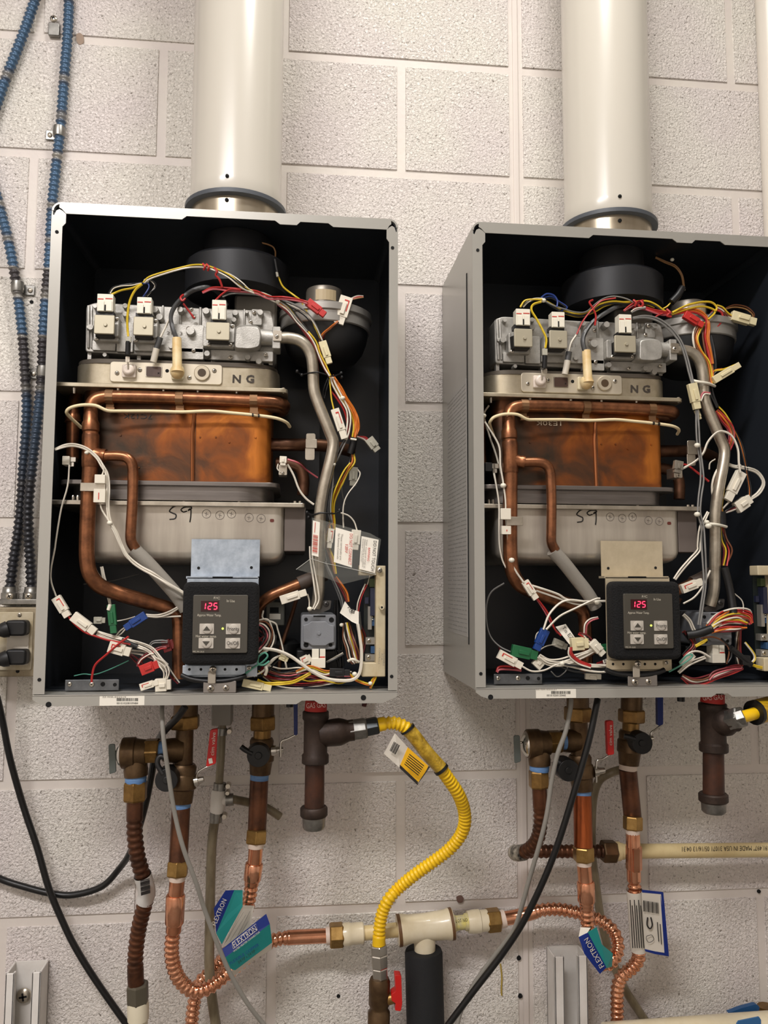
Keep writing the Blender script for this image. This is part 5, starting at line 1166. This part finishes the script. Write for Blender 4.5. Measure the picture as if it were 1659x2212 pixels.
sleeve(H, M_BLACK, '277,737,.235 276,766,.232', 5.5); obj('terminal', MB().rect(271, 726, 283, 739, .237, .233, 1), M_PLUGT, H, bevel=.0004); obj('terminal', MB().rect(271, 770, 280, 782, .229, .227, 2), SCREW[0], H)
sleeve(H, WM_['d'], '346,729,.226 342,742,.225 338,753,.224', 6.5); sleeve(H, mat('ceramic_sleeve', (206, 198, 182), .4), '338,753,.224 334,770,.223 331,782,.222', 7, lab='white printed sleeve')
sleeve(H, M_BLACK, '594,560,.205 599,588,.203', 3.5); sleeve(H, M_PLUGT, '598,588,.203 600,598,.203', 3)
sleeve(H, M_BLACK, '262,1383,.224 296,1398,.222', 6); sleeve(H, M_BLACK, '766,945,.206 762,962,.204 757,980,.202', 8); sleeve(H, WM_['d'], '773,1322,.218 776,1360,.218', 6)
for s in ('396,637,.226 390,643,.231 394,650,.232 400,645,.23', '438,570,.238 443,576,.241 440,583,.238', '446,571,.238 451,577,.241 449,585,.238', '462,578,.238 469,586,.24 466,594,.238 474,604,.236 480,620,.232'): wire(H, 'r', 2.6, pts(s), 'wire_twist')
for a in ((M_PLUGR, 664, 652, 702, 681, 18, .224), (M_PLUGW, 749, 643, 731, 701, 27, .2, 1), (M_PLUGC, 696, 738, 712, 786, 17, .216), (M_PLUGW, 723, 884, 744, 948, 18, .214, 1), (M_PLUGT, 796, 948, 816, 974, 20, .185), (M_PLUGW, 612, 986, 611, 1006, 15, .224),
          (M_PLUGW, 121, 1290, 147, 1332, 20, .226, 1), (M_PLUGW, 158, 1330, 206, 1366, 22, .224), (M_PLUGW, 236, 1396, 282, 1409, 24, .228, 1), (M_PLUGG, 240, 1306, 246, 1368, 17, .226), (M_PLUGT, 203, 1340, 228, 1340, 15, .2), (M_PLUGB, 315, 1328, 270, 1357, 18, .216), (M_PLUGR, 304, 1449, 342, 1434, 22, .222),
          (mat('plug_dark_red', (110, 30, 28), .45), 352, 1398, 376, 1390, 26, .19), (M_PLUGW, 303, 1485, 342, 1473, 15, .226, 1), (M_PLUGW, 336, 1480, 370, 1478, 27, .222), (M_PLUGW, 606, 1297, 662, 1279, 19, .222), (M_PLUGK, 712, 1452, 756, 1453, 17, .228), (M_PLUGC, 524, 1474, 586, 1487, 17, .226), (M_PLUGW, 770, 1145, 766, 1188, 20, .198), (M_PLUGW, 716, 1142, 711, 1184, 13, .205, 1),
          (M_PLUGT, 764, 1010, 762, 1050, 18, .17), (M_PLUGW, 651, 1430, 672, 1420, 20, .2, 1), (M_PLUGC, 604, 1418, 622, 1426, 12, .225)): wplug(H, *a)
for s, r, m in (('238,1306,.229 234,1318,.229', 4, M_WHITE),): sleeve(H, m, s, r)
for x, y, d, r in ((316, 607, .218, 6), (600, 652, .224, 5), (187, 978, .236, 4.5), (237, 1130, .237, 6), (719, 1003, .216, 7), (740, 860, .214, 6), (669, 1315, .222, 6), (738, 1350, .215, 5), (800, 1476, .228, 5), (766, 1456, .224, 6), (574, 640, .224, 3.5)): tie(H, x, y, d, r)
band(H, '752,1428,.222 762,1424,.226 775,1430,.222', 3, M_WHITE); band(H, '757,948,.214 770,950,.214', 2.2, M_WHITE); band(H, '573,1458,.226 576,1448,.228 574,1440,.226', 3.5, M_WHITE)
# clip-on thermistor pair on the riser pipe
def pipe_sensor(par, bx0, by0, bx1, by1, c1, c2, d):
    t = obj('sensor_clip', MB().rect(bx0, by0, bx1, by1, d + .001, d, 1), M_STEEL, par, bevel=.0004)
    obj('sensor_block', MB().rect(*c1, d + .006, d - .002, 1), M_PLUGW, t, bevel=.0005); b = MB().rect(*c2, d + .006, d - .002, 1).mt(1).rect(c2[0] + 10, c2[1] + 8, c2[0] + 12, c2[3] - 6, d + .0063, d + .006); obj('sensor_block', b, [M_PLUGW, M_RED], t, bevel=.0005)
pipe_sensor(H, 173, 1043, 228, 1061, (204, 1025, 227, 1044), (202, 1056, 227, 1085), .236)
pipe_sensor(HR, 1095, 1116, 1130, 1135, (1082, 1098, 1104, 1122), (1084, 1136, 1104, 1154), .236)
def thermistor(par, x, y, m):
    t = obj('thermistor', MB().rect(x - 14, y - 9, x + 2, y + 10, .214, .196, 2), m, par, bevel=.0006)
    obj('thermistor_clip', MB().rect(x - 2, y - 7, x + 16, y + 4, .21, .198, 2).rect(x + 2, y + 4, x + 12, y + 14, .208, .2, 2), M_CHROME, t, bevel=.0005)
thermistor(H, 148, 994, M_PLUGW); thermistor(HR, 1062, 1008, M_BLACK)
for par, x, y in ((H, 611, 1016), (HR, 1465, 1022)): obj('thermal_switch', MB().rect(x - 9, y - 12, x + 9, y + 10, .214, .19, 2).screw(x, y + 6, 4, .2145), [M_STEEL, M_HOLE], par, bevel=.0005)
wplug(HR, mat('plug_grey', (120, 112, 100), .4), 1466, 996, 1462, 1022, 19, .226)
# black wire ties with ball ends round the gas pipe
for s, bl in (('642,803,.2 652,809,.205 668,806,.218 684,804,.224 700,808,.22 720,812,.216 738,807,.21', ((642, 802), (652, 810), (737, 806), (738, 815))), ('663,1107,.205 675,1112,.216 692,1108,.224 710,1109,.222 724,1109,.216 734,1103,.21', ((663, 1107), (667, 1117), (733, 1102)))):
    w_ = wire(H, 'k', 1.8, pts(s), 'wire_tie')
    for x, y in bl: obj('tie_ball', MB().ball(P(x, y, .206), .0028, 8), M_BLACK, w_, smooth=60)
# loose clear film with its warning labels (left heater only)
M_FILM = mat('clear_film', (196, 196, 186), .12, alpha=.08)
fl = sheet('clear_cover', [(0, [(671, 1206, .2315), (704, 1216, .2315), (812, 1240, .2335), (800, 1247, .2335), (740, 1262, .229), (694, 1245, .2290), (640, 1230, .2290)]), (0, [(674, 1118, .2280), (690, 1122, .2280), (800, 1152, .2300), (823, 1165, .2320), (812, 1241, .2340), (671, 1206, .2315)])], H, [M_FILM], .0004, label='loose clear plastic cover film')
def wlabel(name, quad, m=M_PAPER): return sheet(name, [(0, quad)], H, [m], .0004)
obj('fold_highlight', MB().tube(pts('640,1230,.2296 671,1207,.2322 704,1217,.2326 760,1229,.233 812,1241,.2346'), .0005, 6), mat('film_highlight', (206, 206, 198), .3, alpha=.6), fl, smooth=60)  # highlight along the film's fold, added as a thin pale tube
bl_ = wlabel('barcode_label', [(676, 1124, .2325), (691, 1128, .2325), (688, 1203, .2345), (673, 1199, .2345)])
b = MB()
yy = 1155
while yy < 1194:
    w2 = rw.choice((.6, 1.0, 1.6)); t_ = (yy - 1124) / 78; A, B = P(677.5 - 3 * t_, yy, .2335 + .0016 * t_), P(688 - 3 * t_, yy + 2.4, .2335 + .0016 * t_); b.slab((A + B) / 2, (B - A) / 2, Vector((0, .0001, 0)), Vector((0, 0, w2 * .00033))); yy += w2 + rw.choice((.9, 1.4))
A, B = P(681, 1128, .2336), P(679.5, 1150, .2340); b.slab((A + B) / 2, (B - A) / 2, Vector((0, .0001, 0)), Vector((.0004, 0, 0)))
obj('barcode', b, mat('ink_coral', (206, 96, 84), .6), bl_, smooth=0, kind='stuff')
l1 = wlabel('warning_label', [(725, 1139, .2310), (763, 1150, .2310), (760, 1226, .2330), (721, 1214, .2330)])
for s, x0, y0, x1, y1, h, m in (('DO NOT CONNECT', 755.5, 1153, 752, 1220, 6.6, M_RED), ('120V', 746, 1176, 745, 1194, 6.2, M_RED), ('These terminals are', 736.5, 1153, 733.5, 1209, 4.2, M_INKG), ('for Remote Controls', 730, 1152, 727.5, 1207, 4.2, M_INKG)): text(s, P(x0, y0, .2320), P(x1, y1, .2336), h * S(P(x0, y0, .232)), m, l1, kind='stuff', lift=.0004)
l2 = wlabel('warning_label', [(781, 1158, .2310), (818, 1166, .2315), (810, 1238, .2350), (776, 1229, .2340)])
for s, x0, y0, x1, y1, h, m in (('DO NOT TOUCH', 807, 1168, 801, 1233, 7, M_INK), ('BARNING', 795.5, 1183, 793, 1212, 4.6, M_RED), ('Your Control Unit is', 791, 1165, 786, 1226, 3.4, M_INKG), ('Disassembly by a qualified', 787, 1165, 782, 1224, 3.2, M_INKG), ('licensed Technician', 783, 1164, 779, 1214, 3.2, M_INKG)): text(s, P(x0, y0, .2325), P(x1, y1, .2358), h * S(P(x0, y0, .232)), m, l2, kind='stuff', lift=.0004)
tgL = sheet('wire_tag', [(0, [(745, 1299, .226), (758, 1316, .226), (775, 1321, .228), (775, 1350, .228), (760, 1343, .227), (734, 1324, .224)])], H, [M_PAPER], .0004)
text('TO', P(749, 1310, .2275), P(757, 1326, .2275), 6.5 * S(P(750, 1310, .227)), M_INK, tgL, kind='stuff'); text('B', P(757, 1321, .2275), P(764, 1326, .2275), 8 * S(P(750, 1310, .227)), M_INK, tgL, kind='stuff')
# stamped lot marks on the two copper exchangers, upside down
text('7C12K', P(329, 895.5, .2034), P(266, 893.5, .2034), 10 * S(P(300, 900, .203)), M_INK, H, kind='stuff')
exr = MAP[ex]; text('1E30K', P(1212, 910.5, .2034), P(1157, 909, .2034), 9.5 * S(P(1190, 915, .203)), mat('etch_pale', (196, 176, 150), .5), HR, kind='stuff')
text('22.WA-022219', P(221, 1507, .2428), P(272, 1507.5, .2428), 3.4 * S(P(240, 1507, .242)), M_INKG, H, kind='stuff'); text('001010208109484', P(252, 1521, .2428), P(298, 1521, .2428), 4.2 * S(P(240, 1507, .242)), M_INK, H, kind='stuff')
text('22.GA-022221', P(1158, 1490.5, .2428), P(1202, 1490.5, .2428), 3.2 * S(P(1180, 1490, .242)), M_INKG, HR, kind='stuff'); text('001010200120440', P(1181, 1504, .2428), P(1222, 1504, .2428), 4.0 * S(P(1180, 1490, .242)), M_INK, HR, kind='stuff')
# ---------------- right heater
wires(HR, """
y 2.2 .232 1124,663 1133,650 1147,647 1171,647
gw:3 1.4 .228 1130,663 1140,652 1155,646 1172,645
y 2.6 .236 1169,652 1152,658 1148,670 1159,689 1171,711 1180,732 1178,752
b 2.0 .226 1169,643 1181,635 1196,638 1204,650 1203,663
bk:4 1.5 .222 1172,646 1190,642 1207,652 1224,664 1212,670
g 1.6 .224 1176,650 1196,660 1217,667 1241,674 1265,674 1282,660 1302,646 1326,640 1355,646 1375,658 1394,667
yk:4 2.2 .22 1180,652 1200,664 1215,672 1234,678 1256,680 1278,672 1295,660 1324,653 1355,655 1394,653 1416,660 1433,672 1445,677
y 1.9 .218 1215,676 1250,684 1284,674 1310,660 1350,652 1390,656 1414,664
r 2.2 .23 1281,648 1273,653 1280,665 1287,682 1285,703
r 1.9 .23 1246,722 1261,691 1287,660 1302,649 1330,644
w 2.5 .228 1247,721 1234,740 1228,762
d 5.2 .233 1264,763 1259,737 1264,718,.23 1280,696,.226 1306,677,.222 1332,663,.215 1350,659,.2
rm:4 2.0 .224 1348,672 1360,663 1374,655 1390,650
rrp:6 2.0 .222 1367,667 1389,665 1413,672 1433,677 1450,676
r 1.9 .224 1410,690 1420,682 1432,677
wg:4 1.5 .228 1364,674 1375,668 1395,664
y 2.3 .216 1452,675 1483,660 1512,653 1536,653 1548,663 1546,672
y 2.2 .214 1452,679 1486,668 1516,662 1540,668 1544,676 1530,690
yn:4 1.9 .2 1548,660 1560,665 1570,677 1583,685
wm:4 1.5 .2 1546,664 1560,672 1572,684 1584,690
nf:4 1.6 .19 1567,667 1587,661 1611,665 1625,677 1628,685
oor:7 2.1 .212 1454,678 1488,671 1512,675 1526,689 1529,706 1527,732 1534,761 1539,786
g 2.4 .21 1543,672 1530,684 1522,700
r 2.3 .205 1518,707 1541,711 1560,692 1558,675 1543,671 1532,682
yonw:13 2.1 .214 1520,695 1505,713 1501,735 1512,761 1527,783 1532,812 1536,832
orn:8 2.0 .21 1529,696 1522,720 1526,750 1534,784 1538,815
kk:5 3.0 .208 1534,725 1541,761 1543,797 1534,822 1537,850 1550,880
gg:5 2.2 .226 1367,688 1394,684 1423,691 1449,711 1469,737 1481,769 1490,802 1496,828
ff:3 1.7 .19 1416,556,.16 1437,566 1459,576 1473,595 1477,619
y 1.8 .205 1448,655 1441,662 1432,667
y 1.8 .214 1543,801 1565,797 1592,786
ok:4 2.0 .21 1534,822 1544,803 1560,799
# right side
y 2.1 .205 1536,838 1543,868 1565,892 1580,916
k 2.8 .2 1536,845 1552,880 1572,910 1590,945
rnorm:13 2.1 .208 1548,887 1565,909 1578,926 1579,950 1570,976
yoyrw:15 2.3 .212 1561,1002 1549,1032 1547,1061 1555,1106
yo:10 2.0 .208 1563,1003 1560,1030 1558,1060 1556,1106
kok:6 2.0 .2 1582,924 1599,957 1608,994 1613,1025 1618,1056 1617,1078
w 2.6 .224 1473,1013 1500,998 1519,979 1529,955 1546,936 1563,932 1582,943 1594,970 1596,998 1599,1021
w 2.2 .21 1576,1083 1560,1100
ww:4 2.2 .2 1570,1001 1585,1008 1606,1011 1635,1020 1649,1042 1640,1064 1620,1079
wmk:6 1.9 .21 1592,1096 1580,1100 1566,1106
r 2.3 .216 1471,1003 1486,1006 1512,1025 1531,1040
gg:6 2.0 .226 1505,885 1507,928 1509,965 1515,1001 1517,1037 1511,1076 1510,1109 1517,1138 1519,1170 1522,1220 1523,1260 1517,1304 1510,1350
ww:6 1.9 .22 1530,1106 1514,1140 1510,1177 1508,1190 1490,1210 1471,1232 1457,1251
w 1.6 .205 1545,992 1534,1000 1532,1014
pw:4 2.0 .222 1512,866 1520,850 1534,850
nrkym:17 2.0 .21 1557,1136 1563,1165 1571,1190 1567,1222
w 2.2 .224 1476,1304 1500,1290 1519,1265 1534,1232
ww:5 2.0 .222 1476,1328 1490,1342 1500,1362 1510,1370
wrroywrnpkrwmo:34 2.0 .222 1534,1358 1556,1340 1585,1332 1612,1337 1618,1348
wyrwkrowm:26 2.0 .226 1534,1362 1560,1352 1590,1350 1612,1352
mnrk:12 1.8 .215 1476,1364 1494,1380 1498,1394 1488,1408 1476,1418
yy:3 2.4 .224 1502,1396 1517,1388 1527,1381
n 1.8 .226 1514,1379 1539,1376 1563,1386 1575,1405 1570,1434
k 2.0 .228 1558,1379 1577,1398 1580,1417 1572,1432
t 2.0 .238 1445,1451 1471,1437 1492,1422 1495,1414 1483,1417 1468,1432
w 2.4 .23 1468,1432 1490,1410 1512,1408 1534,1420
ww:6 2.0 .226 1466,1453 1490,1434 1524,1420
mnwmr:16 2.0 .222 1474,1461 1495,1472 1522,1470 1548,1458 1580,1447 1604,1441
mp:5 1.9 .224 1531,1468 1543,1454 1572,1445 1602,1442
yw:3 1.7 .22 1609,1388 1628,1412 1630,1425 1620,1434
yy:3 2.0 .222 1620,1434 1640,1441 1662,1443
rmnwk:18 1.8 .205 1596,1362 1594,1405 1597,1440
w 1.4 .205 1586,1282 1604,1300 1606,1330
# left side
w 2.2 .224 1056,876,.2 1045,894 1049,915 1060,950 1071,981 1080,1015 1084,1050 1088,1087 1089,1120 1091,1157 1097,1189 1108,1222 1120,1246 1131,1259
w 2.2 .228 1047,911 1067,942 1079,968 1081,1005 1086,1037 1092,1081 1093,1120 1098,1172 1102,1200 1112,1230 1131,1258
w 2.1 .222 1067,1022 1073,1055 1078,1091 1078,1146 1080,1185 1089,1219 1108,1243 1130,1258
r 2.0 .214 1160,1293 1180,1319 1191,1341 1199,1360 1212,1373
p 1.6 .212 1158,1293 1177,1322 1189,1345 1204,1368
w 2.5 .218 1149,1265 1175,1273 1206,1284 1225,1295 1262,1299 1320,1298
w 2.3 .215 1158,1276 1188,1286 1219,1297 1251,1306 1290,1300
w 2.5 .226 1174,1360 1186,1328 1208,1304 1230,1296 1262,1299
w 2.5 .23 1180,1360 1208,1332 1241,1315 1284,1295 1296,1293
g 2.0 .205 1089,1260 1062,1278 1051,1306 1051,1345 1060,1376 1080,1397 1102,1408
m 2.2 .2 1078,1396 1082,1412 1090,1420
w 2.1 .23 1127,1439 1149,1450 1175,1448 1197,1438 1214,1432
wwww:13 2.0 .224 1164,1417 1184,1430 1210,1432 1234,1425 1262,1414 1283,1404
wwkwk:20 2.3 .224 1214,1434 1241,1438 1273,1444 1306,1445 1326,1441
rp:5 2.4 .215 1073,1452 1080,1443 1110,1444 1126,1448
rrw:9 2.0 .228 1232,1398 1233,1414 1251,1430 1276,1440
wp:5 1.8 .215 1251,1369 1262,1374 1265,1350 1276,1339 1292,1334
mr:6 2.0 .22 1250,1368 1268,1376 1284,1392
kw:5 1.8 .22 1262,1372 1274,1384 1285,1390
rmr:10 2.0 .214 1290,1436 1308,1432 1326,1438
wkwn:14 1.9 .22 1268,1414 1284,1404 1300,1396
w 1.2 .2 1156,1400 1158,1372 1168,1362
g 1.4 .2 1190,1450 1204,1462 1220,1452 1226,1442
w 1.4 .2 1160,1408 1180,1396 1200,1392
""")
sleeve(HR, M_BLACK, '1177,768,.235 1176,795,.232', 5.5); obj('terminal', MB().rect(1172, 753, 1183, 767, .237, .233, 1), M_PLUGT, HR, bevel=.0004); obj('terminal', MB().rect(1173, 796, 1182, 806, .229, .227, 2), SCREW[0], HR)
sleeve(HR, WM_['d'], '1229,760,.227 1226,779,.226', 6.5); sleeve(HR, MATS['ceramic_sleeve'], '1226,779,.226 1223,795,.225 1220,809,.224', 7, lab='white printed sleeve')
sleeve(HR, M_BLACK, '1474,621,.205 1464,638,.206 1450,653,.207', 8); sleeve(HR, M_BLACK, '1570,974,.212 1564,1000,.213', 9); sleeve(HR, M_BLACK, '1556,1105,.213 1559,1136,.212', 11)
sleeve(HR, M_BLACK, '1565,1226,.215 1577,1275,.216 1584,1325,.22', 8.5); sleeve(HR, M_BLACK, '1484,1372,.22 1510,1368,.224 1538,1358,.226', 9); sleeve(HR, M_BLACK, '1578,1400,.228 1600,1418,.228 1622,1436,.226', 7); obj('fuse_holder', MB().rect(1605, 1416, 1622, 1437, .231, .22, 2), M_BLACK, HR, bevel=.0006)
for s in ('1368,648,.226 1374,654,.228 1371,662,.226', '1384,650,.226 1389,657,.228 1384,664,.226 1378,658,.226', '1440,668,.222 1447,675,.224 1441,682,.222 1450,684,.222'): wire(HR, 'r', 2.8, pts(s), 'wire_twist')
for a in ((M_PLUGC, 1580, 682, 1632, 697, 21, .2), (M_PLUGR, 1478, 679, 1518, 704, 17, .216), (M_PLUGC, 1541, 822, 1597, 788, 16, .216), (M_PLUGC, 1494, 829, 1506, 884, 20, .226), (M_PLUGW, 1601, 1020, 1571, 1081, 22, .214), (M_PLUGW, 1590, 1098, 1620, 1077, 25, .21),
          (M_PLUGW, 1133, 1256, 1158, 1294, 17, .224, 1), (M_PLUGB, 1178, 1360, 1158, 1404, 20, .222), (M_PLUGG, 1105, 1404, 1160, 1416, 25, .218), (M_PLUGW, 1077, 1412, 1127, 1439, 20, .226, 1), (M_PLUGC, 1233, 1392, 1270, 1389, 27, .222), (M_PLUGW, 1278, 1386, 1303, 1414, 19, .228), (M_PLUGW, 1472, 1273, 1516, 1256, 19, .222, 1), (M_PLUGT, 1195, 1386, 1224, 1398, 17, .19),
          (M_PLUGW, 1156, 1440, 1174, 1420, 22, .215), (M_PLUGG, 1296, 1402, 1318, 1398, 18, .19), (M_PLUGW, 1264, 1460, 1298, 1462, 14, .205), (M_PLUGW, 1474, 1440, 1498, 1414, 15, .222), (M_PLUGC, 1504, 886, 1512, 906, 10, .22)): wplug(HR, *a)
for x, y, d, r in ((1174, 649, .228, 6), (1452, 561, .19, 5), (1478, 626, .205, 3), (1045, 898, .226, 6), (1087, 1049, .229, 7), (1105, 1210, .229, 7), (1506, 962, .23, 7), (1506, 1111, .23, 7), (1530, 1136, .226, 8), (1527, 1128, .226, 6), (1290, 1302, .222, 6), (1214, 1433, .232, 6), (1597, 1006, .212, 5)): tie(HR, x, y, d, r)
band(HR, '1496,822,.222 1510,825,.226 1528,828,.224 1544,834,.212', 3.2, M_WHITE); band(HR, '1526,1131,.222 1548,1133,.226 1569,1138,.216', 3.2, M_WHITE)
tgR = sheet('wire_tag', [(0, [(1200, 1354, .212), (1222, 1348, .212), (1244, 1380, .216), (1230, 1392, .218)])], HR, [M_PAPER], .0004)
text('To EZ', P(1213, 1356, .2145), P(1234, 1383, .2175), 8 * S(P(1213, 1356, .214)), M_INK, tgR, kind='stuff')
tg2 = sheet('wire_tag', [(0, [(1302, 1426, .226), (1322, 1418, .226), (1324, 1426, .226), (1304, 1434, .226)])], HR, [M_PAPER], .0004)
text('EZ1', P(1306, 1431, .2268), P(1321, 1425, .2268), 6 * S(P(1306, 1430, .226)), M_INK, tg2, kind='stuff')
# side label and folded seam on the outer side of the right casing
XS = X0 + DX
obj('side_seam', MB().box((XS - .0008, -.205, P(1000, 1392, .2).z), (XS + .0004, -.201, P(1000, 592, .2).z)), M_HOLE, HR)
sl_ = obj('rating_label', MB().box((XS - .0004, -.196, P(985, 1370, .13).z), (XS + .0002, -.045, P(985, 840, .13).z)), mat('side_label_grey', (176, 172, 166), .4), HR, smooth=0)
b = MB(); z = P(985, 1362, .13).z; z1_ = P(985, 850, .13).z
while z < z1_:
    yv = -.192
    while yv < -.052:
        ln_ = rw.uniform(.012, .04); b.box((XS - .0006, yv, z), (XS - .0003, min(-.05, yv + ln_), z + .0014)); yv += ln_ + rw.uniform(.003, .006)
    z += .0062
obj('fine_print', b, mat('print_grey', (154, 151, 146), .5), sl_, smooth=0, kind='stuff')
flush_texts()
